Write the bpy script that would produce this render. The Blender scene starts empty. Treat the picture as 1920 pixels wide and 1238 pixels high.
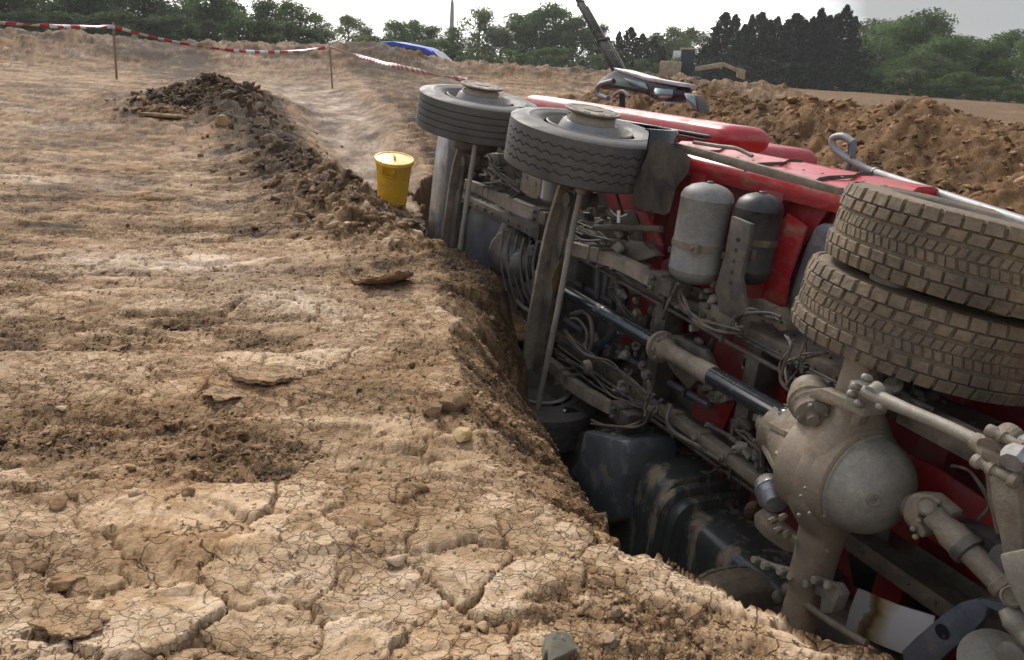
import bpy, bmesh, math, random
import numpy as np
from mathutils import Vector, Matrix, noise as mnoise
rng = np.random.default_rng(7); random.seed(7)
S = bpy.context.scene
COL = S.collection
rad = math.radians

# ------------------------------------------------------------------ camera
CAMH = 1.6; PITCH = rad(20.2); ROLL = rad(3.3); FPX = 1400.0
_f = np.array([0, math.cos(PITCH), -math.sin(PITCH)])
_u = np.array([0, math.sin(PITCH), math.cos(PITCH)])
_r = np.array([1.0, 0, 0])
_R = _r*math.cos(ROLL) + _u*math.sin(ROLL)
_U = -_r*math.sin(ROLL) + _u*math.cos(ROLL)
cd = bpy.data.cameras.new('camera'); cam = bpy.data.objects.new('camera', cd); COL.objects.link(cam)
cd.sensor_width = 36.0; cd.lens = 36.0*FPX/1920.0; cd.clip_end = 3000; cd.clip_start = 0.05
m = Matrix.Identity(4)
for i in range(3):
    m[i][0] = _R[i]; m[i][1] = _U[i]; m[i][2] = -_f[i]
m[2][3] = CAMH
cam.matrix_world = m
S.camera = cam

# ------------------------------------------------------------------ world, sun
SUN_EL, SUN_AZ = rad(42), rad(-22)          # azimuth measured from +Y, negative to the left
w = bpy.data.worlds.new('World'); S.world = w; w.use_nodes = True
nt = w.node_tree; nt.nodes.clear()
def N(t, **k):
    n = nt.nodes.new(t)
    for a, b in k.items(): setattr(n, a, b)
    return n
out = N('ShaderNodeOutputWorld'); bg = N('ShaderNodeBackground'); bg.inputs['Strength'].default_value = 0.125
sky = N('ShaderNodeTexSky', sky_type='NISHITA'); sky.sun_disc = False
sky.sun_elevation = SUN_EL; sky.sun_rotation = SUN_AZ; sky.dust_density = 3.0; sky.air_density = 1.3
tc = N('ShaderNodeTexCoord')
sep = N('ShaderNodeSeparateXYZ'); nt.links.new(tc.outputs['Generated'], sep.inputs[0])
# cloud lookup: stretch towards the horizon
mp = N('ShaderNodeMapping'); mp.inputs['Scale'].default_value = (1.6, 1.6, 7.0); mp.inputs['Location'].default_value = (3.1, .7, 0.3)
nt.links.new(tc.outputs['Generated'], mp.inputs['Vector'])
nz = N('ShaderNodeTexNoise'); nz.inputs['Scale'].default_value = 1.7; nz.inputs['Detail'].default_value = 8; nz.inputs['Roughness'].default_value = .55
nz.inputs['Distortion'].default_value = .4
nt.links.new(mp.outputs[0], nz.inputs['Vector'])
# bright break in the cloud to the front left, rain cloud to the right
az = N('ShaderNodeVectorMath', operation='DOT_PRODUCT'); az.inputs[1].default_value = (math.sin(rad(-14)), math.cos(rad(-14)), 0.12)
nt.links.new(tc.outputs['Generated'], az.inputs[0])
mr = N('ShaderNodeMapRange', interpolation_type='SMOOTHSTEP'); mr.inputs['From Min'].default_value = .72; mr.inputs['From Max'].default_value = 1.0; mr.inputs['To Min'].default_value = -.15; mr.inputs['To Max'].default_value = .72
nt.links.new(az.outputs['Value'], mr.inputs['Value'])
ad = N('ShaderNodeMath', operation='MULTIPLY_ADD'); ad.inputs[1].default_value = .95
nt.links.new(nz.outputs['Fac'], ad.inputs[0]); nt.links.new(mr.outputs[0], ad.inputs[2])
cr = N('ShaderNodeValToRGB')
e = cr.color_ramp.elements
e[0].position = .22; e[0].color = (.075, .082, .094, 1)
e[1].position = 1.0; e[1].color = (1, .985, .95, 1)
k = e.new(.42); k.color = (.24, .25, .275, 1)
k = e.new(.66); k.color = (.46, .46, .46, 1)
k = e.new(.84); k.color = (.85, .84, .82, 1)
az2 = N('ShaderNodeVectorMath', operation='DOT_PRODUCT'); az2.inputs[1].default_value = (math.sin(rad(62)), math.cos(rad(62)), 0.1)
nt.links.new(tc.outputs['Generated'], az2.inputs[0])
mr2 = N('ShaderNodeMapRange', interpolation_type='SMOOTHSTEP'); mr2.inputs['From Min'].default_value = .55; mr2.inputs['From Max'].default_value = 1.0; mr2.inputs['To Max'].default_value = -.44
nt.links.new(az2.outputs['Value'], mr2.inputs['Value'])
ad2 = N('ShaderNodeMath', operation='ADD'); nt.links.new(ad.outputs[0], ad2.inputs[0]); nt.links.new(mr2.outputs[0], ad2.inputs[1]); nt.links.new(ad2.outputs[0], cr.inputs[0])
sc10 = N('ShaderNodeVectorMath', operation='SCALE'); sc10.inputs['Scale'].default_value = 13.0
nt.links.new(cr.outputs['Color'], sc10.inputs[0])
mx = N('ShaderNodeMix', data_type='RGBA'); mx.inputs['Factor'].default_value = .9
nt.links.new(sky.outputs[0], mx.inputs[6]); nt.links.new(sc10.outputs[0], mx.inputs[7])
nt.links.new(mx.outputs[2], bg.inputs['Color']); nt.links.new(bg.outputs[0], out.inputs['Surface'])

sd = bpy.data.lights.new('sun', 'SUN'); sun = bpy.data.objects.new('sun', sd); COL.objects.link(sun)
sd.energy = 1.3; sd.angle = rad(16); sd.color = (1, .94, .86)
dirv = Vector((math.sin(SUN_AZ)*math.cos(SUN_EL), math.cos(SUN_AZ)*math.cos(SUN_EL), math.sin(SUN_EL)))
sun.rotation_euler = dirv.to_track_quat('Z', 'Y').to_euler()

S.view_settings.view_transform = 'Standard'; S.view_settings.look = 'None'
S.view_settings.gamma = 1; S.view_settings.use_curve_mapping = False
S.view_settings.exposure = 1.35
S.render.engine = 'CYCLES'; S.cycles.max_bounces = 4; S.cycles.use_denoising = True

# ------------------------------------------------------------------ helpers
def tag(o, label=None, cat=None, group=None, kind=None):
    if label: o['label'] = label
    if cat: o['category'] = cat
    if group: o['group'] = group
    if kind: o['kind'] = kind
    return o
def empty(name, loc=(0, 0, 0), rz=0, parent=None):
    o = bpy.data.objects.new(name, None); COL.objects.link(o); o.location = loc; o.rotation_euler = (0, 0, rz)
    o.empty_display_size = .2
    if parent: o.parent = parent
    return o
def mobj(name, verts, faces, mat, parent=None, smooth=False, edges=()):
    me = bpy.data.meshes.new(name); me.from_pydata([tuple(v) for v in verts], edges, [tuple(f) for f in faces])
    if isinstance(mat, (list, tuple)):
        for q in mat: me.materials.append(q)
    elif mat: me.materials.append(mat)
    if smooth: me.polygons.foreach_set('use_smooth', [True]*len(me.polygons))
    me.update()
    o = bpy.data.objects.new(name, me); COL.objects.link(o)
    if parent: o.parent = parent
    return o
class MB:
    """collects several shapes into one mesh"""
    def __init__(s): s.v = []; s.f = []; s.mi = []
    def add(s, v, f, mi=0):
        b = len(s.v); s.v.extend([tuple(map(float, q)) for q in v]); s.f.extend([tuple(i+b for i in q) for q in f]); s.mi.extend([mi]*len(f)); return s
    def build(s, name, mat, parent=None, smooth=False, bevel=0, auto=True, seg=2):
        o = mobj(name, s.v, s.f, mat, parent, smooth)
        if len(set(s.mi)) > 1: o.data.polygons.foreach_set('material_index', s.mi)
        if bevel or smooth:
            bm = bmesh.new(); bm.from_mesh(o.data)
            bmesh.ops.recalc_face_normals(bm, faces=bm.faces)
            if bevel:
                ed = [q for q in bm.edges if q.is_manifold and q.calc_face_angle(0) > .5]
                bmesh.ops.bevel(bm, geom=ed, offset=bevel, segments=seg, profile=.5, affect='EDGES', clamp_overlap=True)
            for q in bm.faces: q.smooth = True
            for q in bm.edges:
                if q.is_manifold and q.calc_face_angle(0) > rad(38): q.smooth = False
            bm.to_mesh(o.data); bm.free()
        return o
    # shapes
    def box(s, c, size, R=None, mi=0):
        c = np.array(c, float); h = np.array(size, float)/2
        v = [c + (R @ (np.array(q)*h) if R is not None else np.array(q)*h) for q in
             [(-1,-1,-1),(1,-1,-1),(1,1,-1),(-1,1,-1),(-1,-1,1),(1,-1,1),(1,1,1),(-1,1,1)]]
        return s.add(v, [(3,2,1,0),(4,5,6,7),(0,1,5,4),(1,2,6,5),(2,3,7,6),(3,0,4,7)], mi)
    def beam(s, a, b, wy, wz, up=(0, 1, 0), mi=0, taper=1.0):
        a = np.array(a, float); b = np.array(b, float); d = b-a; L = np.linalg.norm(d); d /= L
        up = np.array(up, float); y = up - d*(up@d); y /= np.linalg.norm(y); z = np.cross(d, y)
        v = []
        for p, t in ((a, 1), (b, taper)):
            for sy, sz in ((-1,-1),(1,-1),(1,1),(-1,1)): v.append(p + y*sy*wy*t/2 + z*sz*wz*t/2)
        return s.add(v, [(3,2,1,0),(4,5,6,7),(0,1,5,4),(1,2,6,5),(2,3,7,6),(3,0,4,7)], mi)
    def lathe(s, a, d, prof, n=24, mi=0, caps=True):
        """prof = [(t along d, radius)]"""
        a = np.array(a, float); d = np.array(d, float); d /= np.linalg.norm(d)
        h = np.array([0, 0, 1.]) if abs(d[2]) < .9 else np.array([1., 0, 0])
        x = np.cross(h, d); x /= np.linalg.norm(x); y = np.cross(d, x)
        v = []; f = []
        for t, r in prof:
            for k in range(n):
                q = 2*math.pi*k/n; v.append(a + d*t + (x*math.cos(q)+y*math.sin(q))*max(r, 1e-4))
        m_ = len(prof)
        for i in range(m_-1):
            for k in range(n):
                k2 = (k+1) % n; f.append((i*n+k, i*n+k2, (i+1)*n+k2, (i+1)*n+k))
        if caps:
            f.append(tuple(range(n))[::-1]); f.append(tuple((m_-1)*n+k for k in range(n)))
        return s.add(v, f, mi)
    def tube(s, pts, r, n=8, mi=0, sub=0):
        P = [np.array(p, float) for p in pts]
        if sub: P = catmull(P, sub)
        m_ = len(P); R = r if isinstance(r, (list, tuple)) else [r]*m_
        if len(R) != m_: R = np.interp(np.linspace(0, 1, m_), np.linspace(0, 1, len(R)), R)
        v = []; f = []; prev = None
        for i, p in enumerate(P):
            d = P[min(i+1, m_-1)] - P[max(i-1, 0)]; d = d/(np.linalg.norm(d)+1e-9)
            if prev is None:
                h = np.array([0, 0, 1.]) if abs(d[2]) < .9 else np.array([1., 0, 0]); x = np.cross(h, d)
            else: x = prev - d*(prev@d)
            x /= np.linalg.norm(x)+1e-9; prev = x; y = np.cross(d, x)
            for k in range(n):
                q = 2*math.pi*k/n; v.append(p + (x*math.cos(q)+y*math.sin(q))*R[i])
        for i in range(m_-1):
            for k in range(n):
                k2 = (k+1) % n; f.append((i*n+k, i*n+k2, (i+1)*n+k2, (i+1)*n+k))
        f.append(tuple(range(n))[::-1]); f.append(tuple((m_-1)*n+k for k in range(n)))
        return s.add(v, f, mi)
    def prism(s, poly, off, mi=0):
        """poly: 3D points in order, off: extrusion vector"""
        P = [np.array(p, float) for p in poly]; o = np.array(off, float); n = len(P)
        v = P + [p+o for p in P]
        f = [tuple(range(n))[::-1], tuple(range(n, 2*n))] + [(i, (i+1) % n, n+(i+1) % n, n+i) for i in range(n)]
        return s.add(v, f, mi)
    def bolt(s, p, d, r=.014, h=.012, mi=0):
        return s.lathe(p, d, [(0, r), (h*.8, r), (h, r*.8)], 6, mi)
    def ball(s, c, r, sc=(1, 1, 1), n=10, mi=0):
        prof = [(-math.cos(math.pi*i/(n//2+1)), math.sin(math.pi*i/(n//2+1))) for i in range(n//2+2)]
        v = []; f = []; m_ = len(prof)
        for t, q in prof:
            for k in range(n): v.append(np.array(c)+np.array([q*math.cos(2*math.pi*k/n)*sc[0], q*math.sin(2*math.pi*k/n)*sc[1], t*sc[2]])*r)
        for i in range(m_-1):
            for k in range(n): f.append((i*n+k, i*n+(k+1) % n, (i+1)*n+(k+1) % n, (i+1)*n+k))
        return s.add(v, f, mi)
def catmull(P, sub):
    Q = [P[0]] + list(P) + [P[-1]]; out_ = []
    for i in range(1, len(Q)-2):
        a, b, c, d = Q[i-1], Q[i], Q[i+1], Q[i+2]
        for k in range(sub):
            t = k/sub
            out_.append(.5*((2*b)+(-a+c)*t+(2*a-5*b+4*c-d)*t*t+(-a+3*b-3*c+d)*t**3))
    out_.append(P[-1]); return out_

# ------------------------------------------------------------------ numpy noise
_perm = rng.permutation(512).astype(np.int64)
_ang = rng.random(512)*2*np.pi
_gx, _gy = np.cos(_ang), np.sin(_ang)
def hsh(i, j, s=0): return _perm[(_perm[(i+s*131) & 511] + j + s*17) & 511]
def rnd(i, j, s=0): return ((hsh(i, j, s)*2654435761 + hsh(j, i, s+3)*97) % 10007)/10007.0
def pn(x, y, s=0):
    i = np.floor(x).astype(np.int64); j = np.floor(y).astype(np.int64); fx = x-i; fy = y-j
    def g(a, b):
        h = hsh(i+a, j+b, s); return _gx[h]*(fx-a) + _gy[h]*(fy-b)
    u_ = fx*fx*fx*(fx*(fx*6-15)+10); v_ = fy*fy*fy*(fy*(fy*6-15)+10)
    a = g(0, 0)*(1-u_)+g(1, 0)*u_; b = g(0, 1)*(1-u_)+g(1, 1)*u_
    return (a*(1-v_)+b*v_)*1.45
def fbm(x, y, o=4, s=0, g=.5, l=2.03):
    t = 0; a = 1; n_ = 0
    for k in range(o):
        t = t + a*pn(x, y, s+k); n_ += a; a *= g; x = x*l+3.7; y = y*l-1.9
    return t/n_
def billow(x, y, o=4, s=0, g=.55):
    t = 0; a = 1; n_ = 0
    for k in range(o):
        t = t + a*np.abs(pn(x, y, s+k)); n_ += a; a *= g; x = x*2.1+1.3; y = y*2.1+5.1
    return t/n_
def voro(x, y, s=0):
    """returns edge distance, cell random a,b,c, offset to the cell centre"""
    i0 = np.floor(x).astype(np.int64); j0 = np.floor(y).astype(np.int64)
    F1 = np.full(x.shape, 9.); F2 = np.full(x.shape, 9.); ci = i0.copy(); cj = j0.copy(); ox = x*0; oy = x*0
    for a in (-1, 0, 1):
        for b in (-1, 0, 1):
            i = i0+a; j = j0+b
            px = i+.1+.8*rnd(i, j, s); py = j+.1+.8*rnd(i, j, s+7)
            d = np.hypot(px-x, py-y)
            c = d < F1
            F2 = np.where(c, F1, np.minimum(F2, d)); F1 = np.where(c, d, F1)
            ci = np.where(c, i, ci); cj = np.where(c, j, cj); ox = np.where(c, x-px, ox); oy = np.where(c, y-py, oy)
    return F2-F1, rnd(ci, cj, s+11), rnd(ci, cj, s+13), rnd(ci, cj, s+17), ox, oy
def sm(a, b, x):
    t = np.clip((x-a)/(b-a), 0, 1); return t*t*(3-2*t)
def dpoly(x, y, P, vals=None, closed=False):
    """distance to polyline, interpolated values at the nearest point"""
    P = np.asarray(P, float); n = len(P); best = np.full(x.shape, 1e9); val = np.zeros(x.shape)
    for i in range(n if closed else n-1):
        a = P[i]; b = P[(i+1) % n]; d = b-a; L = d@d
        t = np.clip(((x-a[0])*d[0]+(y-a[1])*d[1])/L, 0, 1)
        q = np.hypot(x-a[0]-t*d[0], y-a[1]-t*d[1]); c = q < best
        best = np.where(c, q, best)
        if vals is not None: val = np.where(c, vals[i]+(vals[(i+1) % n]-vals[i])*t, val)
    return best, val
def inside(x, y, P):
    r_ = np.zeros(x.shape, bool); n = len(P)
    for i in range(n):
        x1, y1 = P[i]; x2, y2 = P[(i+1) % n]
        c = ((y1 > y) != (y2 > y))
        with np.errstate(divide='ignore', invalid='ignore'):
            xx = (x2-x1)*(y-y1)/(y2-y1+1e-12)+x1
        r_ ^= c & (x < xx)
    return r_
def ray(px, py): return _f + _R*(px-960)/FPX - _U*(py-619)/FPX
def W(px, py, z=0.):
    d = ray(px, py); t = (z-CAMH)/d[2]; return (d[0]*t, d[1]*t)
def WD(px, py, y):
    """point on the ray at world distance y"""
    d = ray(px, py); t = y/d[1]; return np.array([d[0]*t, y, CAMH+d[2]*t])

# ------------------------------------------------------------------ materials
def pmat(name, col, rough=.6, metal=0., dirt=None, dirt_amt=0., dirt_scale=4., col2=None, var_scale=6., bump=.0, bump_scale=40., spec=.5, coat=0., dirt_rough=.9, stretch=None, edge=.12):
    """paint / metal / rubber with patches of dried mud"""
    m_ = bpy.data.materials.new(name); m_.use_nodes = True; t = m_.node_tree; b = t.nodes['Principled BSDF']
    L = t.links.new
    tcn = t.nodes.new('ShaderNodeTexCoord'); vec = tcn.outputs['Object']
    if stretch:
        mm = t.nodes.new('ShaderNodeMapping'); mm.inputs['Scale'].default_value = stretch; L(vec, mm.inputs[0]); vecs = mm.outputs[0]
    else: vecs = vec
    b.inputs['Metallic'].default_value = metal; b.inputs['Specular IOR Level'].default_value = spec
    b.inputs['Coat Weight'].default_value = coat; b.inputs['Coat Roughness'].default_value = .12
    n1 = t.nodes.new('ShaderNodeTexNoise'); n1.inputs['Scale'].default_value = var_scale; n1.inputs['Detail'].default_value = 6; n1.inputs['Roughness'].default_value = .6; L(vec, n1.inputs['Vector'])
    c2 = col2 or tuple(c*.65 for c in col)
    r1 = t.nodes.new('ShaderNodeMapRange'); r1.inputs['From Min'].default_value = .35; r1.inputs['From Max'].default_value = .65; L(n1.outputs['Fac'], r1.inputs[0])
    mixa = t.nodes.new('ShaderNodeMix'); mixa.data_type = 'RGBA'; L(r1.outputs[0], mixa.inputs[0])
    mixa.inputs[6].default_value = (*c2, 1); mixa.inputs[7].default_value = (*col, 1)
    colo = mixa.outputs[2]
    ro = t.nodes.new('ShaderNodeMapRange'); ro.inputs['To Min'].default_value = max(.03, rough-.12); ro.inputs['To Max'].default_value = min(1, rough+.12); L(n1.outputs['Fac'], ro.inputs[0])
    rougho = ro.outputs[0]
    if dirt is not None:
        n2 = t.nodes.new('ShaderNodeTexNoise'); n2.inputs['Scale'].default_value = dirt_scale; n2.inputs['Detail'].default_value = 9; n2.inputs['Roughness'].default_value = .68; n2.inputs['Distortion'].default_value = .3; L(vecs, n2.inputs['Vector'])
        th = .74-.48*dirt_amt
        r2 = t.nodes.new('ShaderNodeMapRange'); r2.inputs['From Min'].default_value = th-edge; r2.inputs['From Max'].default_value = th+edge; L(n2.outputs['Fac'], r2.inputs[0])
        n3 = t.nodes.new('ShaderNodeTexNoise'); n3.inputs['Scale'].default_value = 30; n3.inputs['Detail'].default_value = 5; L(vec, n3.inputs['Vector'])
        mm3 = t.nodes.new('ShaderNodeMix'); mm3.data_type = 'RGBA'; L(n3.outputs['Fac'], mm3.inputs[0])
        mm3.inputs[6].default_value = (*[c*.55 for c in dirt], 1); mm3.inputs[7].default_value = (*[min(1, c*1.35) for c in dirt], 1)
        mixb = t.nodes.new('ShaderNodeMix'); mixb.data_type = 'RGBA'; L(r2.outputs[0], mixb.inputs[0]); L(colo, mixb.inputs[6]); L(mm3.outputs[2], mixb.inputs[7]); colo = mixb.outputs[2]
        mr_ = t.nodes.new('ShaderNodeMix'); mr_.data_type = 'FLOAT'; L(r2.outputs[0], mr_.inputs[0]); L(rougho, mr_.inputs[2]); mr_.inputs[3].default_value = dirt_rough; rougho = mr_.outputs[0]
        if metal:
            mt = t.nodes.new('ShaderNodeMapRange'); mt.inputs['To Min'].default_value = metal; mt.inputs['To Max'].default_value = 0; L(r2.outputs[0], mt.inputs[0]); L(mt.outputs[0], b.inputs['Metallic'])
    if dirt is not None:
        n6 = t.nodes.new('ShaderNodeTexNoise'); n6.inputs['Scale'].default_value = 85; n6.inputs['Detail'].default_value = 4; n6.inputs['Roughness'].default_value = .7; L(vec, n6.inputs['Vector'])
        r6 = t.nodes.new('ShaderNodeMapRange'); r6.inputs['From Min'].default_value = .3; r6.inputs['From Max'].default_value = .7; r6.inputs['To Min'].default_value = .78; r6.inputs['To Max'].default_value = 1.14; L(n6.outputs['Fac'], r6.inputs[0])
        s6 = t.nodes.new('ShaderNodeVectorMath'); s6.operation = 'SCALE'; L(colo, s6.inputs[0]); L(r6.outputs[0], s6.inputs['Scale']); colo = s6.outputs[0]
    L(colo, b.inputs['Base Color']); L(rougho, b.inputs['Roughness'])
    if bump:
        n4 = t.nodes.new('ShaderNodeTexNoise'); n4.inputs['Scale'].default_value = bump_scale; n4.inputs['Detail'].default_value = 5; L(vec, n4.inputs['Vector'])
        bp = t.nodes.new('ShaderNodeBump'); bp.inputs['Strength'].default_value = bump; bp.inputs['Distance'].default_value = .01; L(n4.outputs['Fac'], bp.inputs['Height']); L(bp.outputs[0], b.inputs['Normal'])
    return m_
MUD = (.27, .19, .12)
MUDL = (.38, .30, .21)
M = {}
M['rubber'] = pmat('tyre rubber', (.055, .056, .062), .42, dirt=(.14, .12, .095), dirt_amt=.45, dirt_scale=5, bump=.15, bump_scale=60, edge=.25)
M['rubber_mud'] = pmat('muddy tyre rubber', (.07, .062, .05), .7, dirt=(.25, .18, .11), dirt_amt=.62, dirt_scale=5, bump=.6, bump_scale=45, edge=.22)
M['cast'] = pmat('dusty cast steel', (.25, .235, .20), .38, dirt=(.36, .315, .24), dirt_amt=.45, dirt_scale=3.5, bump=.10, bump_scale=90, edge=.25, col2=(.13, .12, .10), dirt_rough=.6)
M['rustcast'] = pmat('rusty dusty casting', (.28, .255, .205), .40, dirt=(.38, .25, .145), dirt_amt=.34, dirt_scale=3.0, dirt_rough=.6, bump=.12, col2=(.21, .19, .155), bump_scale=120, edge=.3)
M['cream'] = pmat('mud washed cream metal', (.29, .25, .185), .55, dirt=(.15, .11, .072), dirt_amt=.48, dirt_scale=8, bump=.4, col2=(.22, .18, .13), edge=.2)
M['dark'] = pmat('dark dusty steel', (.045, .043, .042), .5, dirt=(.19, .15, .11), dirt_amt=.42, dirt_scale=6, bump=.2, edge=.2)
M['black'] = pmat('wet black plastic', (.022, .023, .025), .2, dirt=(.20, .155, .10), dirt_amt=.26, dirt_scale=5, stretch=(1.2, .5, 1.2), edge=.05, bump=.05)
M['tankblack'] = pmat('wet black moulded tank', (.085, .09, .082), .22, dirt=(.32, .25, .16), dirt_amt=.34, dirt_scale=4.5, stretch=(1.6, .45, 1.6), edge=.05, bump=.05)
M['blackgl'] = pmat('glossy black shaft', (.03, .033, .04), .17, dirt=(.24, .20, .15), dirt_amt=.2, dirt_scale=8, edge=.05)
M['red'] = pmat('wet red paint', (.43, .015, .020), .33, dirt=(.30, .15, .10), dirt_amt=.30, dirt_scale=9, stretch=(.5, 1.6, 1), coat=.15, bump=.05, edge=.1, col2=(.40, .016, .024))
M['redunder'] = pmat('dusty red underbody', (.36, .014, .018), .45, dirt=(.20, .13, .11), dirt_amt=.28, dirt_scale=4, edge=.15, col2=(.24, .012, .016))
M['spring'] = pmat('brown spring steel', (.20, .16, .12), .6, dirt=(.36, .30, .22), dirt_amt=.38, dirt_scale=6, bump=.3, edge=.2)
M['frame'] = pmat('muddy chassis steel', (.060, .054, .046), .42, dirt=(.25, .195, .135), dirt_amt=.36, dirt_scale=5, bump=.2, edge=.2)
M['greytank'] = pmat('dusty grey air tank', (.15, .158, .165), .4, dirt=(.36, .33, .27), dirt_amt=.40, dirt_scale=2.5, edge=.3, bump=.08)
M['darktank'] = pmat('dark air tank', (.018, .019, .022), .28, dirt=(.15, .13, .11), dirt_amt=.2, dirt_scale=4, edge=.25)
M['alu'] = pmat('wet grey aluminium', (.42, .43, .44), .35, metal=.6, dirt=(.30, .25, .19), dirt_amt=.3, dirt_scale=8, edge=.12)
M['steelgrey'] = pmat('painted grey steel', (.15, .165, .185), .4, dirt=MUD, dirt_amt=.2, dirt_scale=6)
M['batt'] = pmat('wet grey black box', (.13, .14, .145), .25, dirt=(.30, .24, .16), dirt_amt=.25, dirt_scale=6, edge=.06)
M['rim'] = pmat('dusty grey rim', (.24, .25, .26), .45, dirt=(.30, .25, .19), dirt_amt=.45, dirt_scale=6)
M['white'] = pmat('white plastic sheet', (.84, .84, .84), .4)
M['whitegrey'] = pmat('pale grey tube', (.33, .33, .33), .4, dirt=(.34, .27, .20), dirt_amt=.25, dirt_scale=7, edge=.1)
M['hose'] = pmat('black hose', (.03, .03, .032), .45, dirt=(.24, .19, .14), dirt_amt=.45, dirt_scale=9)
M['hosecream'] = pmat('dusty pale hose', (.12, .105, .085), .6, dirt=MUD, dirt_amt=.3, dirt_scale=9)
M['glass'] = pmat('mirror glass', (.25, .30, .32), .05, metal=.9)
# ------------------------------------------------------------------ ground
# upper crest of the collapsed bank, and the edge where the trench wall drops
CREST = [(-1.1, 7.1), (-.98, 6.5), (-.72, 5.9), (-.52, 5.0), (-.36, 4.1), (-.24, 3.35), (-.12, 2.85), (.08, 2.48), (.36, 2.24)]
_e = [((1145, 1030), -.06), ((1100, 935), -.42), ((1060, 890), -.66), ((1000, 780), -.80), ((985, 700), -.58), ((962, 600), -.30), ((946, 545), -.10)]
EDGE = []; EZ = []
for (q, z) in [((1690, 1238), 0), ((1560, 1180), 0), ((1380, 1108), 0), ((1250, 1058), 0)]:
    EDGE.append(W(*q)); EZ.append(z)
for (q, z) in _e: EDGE.append(W(*q, z)); EZ.append(z)
for q, z in [((935, 512), 0), ((905, 492), 0), ((870, 478), 0), ((800, 466), 0)]: EDGE.append(W(*q)); EZ.append(z)
EDGE += [(-.92, 7.1), (-1.10, 8.2), (-1.36, 9.6), (-1.2, 10.6), (.4, 11.0), (2.2, 10.6), (4.3, 6.2), (6.6, 1.4), (6.8, -1.2), (3.2, -1.6), (2.6, .2), (1.55, 1.42)]
EZ += [0]*(len(EDGE)-len(EZ))
EDGE = np.array(EDGE); EZ = np.array(EZ)
TRACK = [W(330, 108, .6), W(480, 135, .35), W(565, 185, .1), W(640, 240, 0), W(700, 320, -.05), W(790, 440, -.05)]
TRACKW = [3.0, 2.2, 1.6, 1.0, .7, .6]
RIDGE = [W(400, 225), W(450, 250), W(520, 300), W(590, 350), W(650, 395), W(710, 430), W(770, 460)]
RIDH = [.20, .18, .2, .26, .34, .26, .12]
MOUND = (-6.1, 14.7)
BERM = [(0, 52), (150, 60), (300, 77), (480, 79), (620, 80), (700, 78), (760, 92), (830, 112), (960, 120), (1100, 128), (1250, 142), (1500, 160)]
_ba = []; _bz = []
BR = 29.0
for q in BERM:
    d = ray(*q); k = BR/math.hypot(d[0], d[1]); _ba.append(math.atan2(d[0], d[1])); _bz.append(CAMH+d[2]*k)

PALE = [(*W(330, 500), .9, .42, 1.), (*W(520, 560), .5, .3, .8), (*W(820, 1120), .34, .17, 1.), (*W(420, 980), .42, .12, .8), (*W(60, 335), 1.4, .35, .9), (*W(130, 1170), .25, .12, .8), (*W(440, 1150), .28, .14, .7), (*W(560, 660), .5, .2, .6), (*W(1450, 1170), .4, .14, .5)]
def base_h(x, y):
    r = np.hypot(x, y)
    left = 1-sm(-2.5, 6, x - .12*(y-10))
    z = left*(.50*sm(9, 20, r)+.25*sm(20, 34, r)) + .22*(1-left)*sm(12, 30, r)
    z = z*(1-sm(60, 110, r)) + .35*sm(60, 110, r)
    return z

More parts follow.
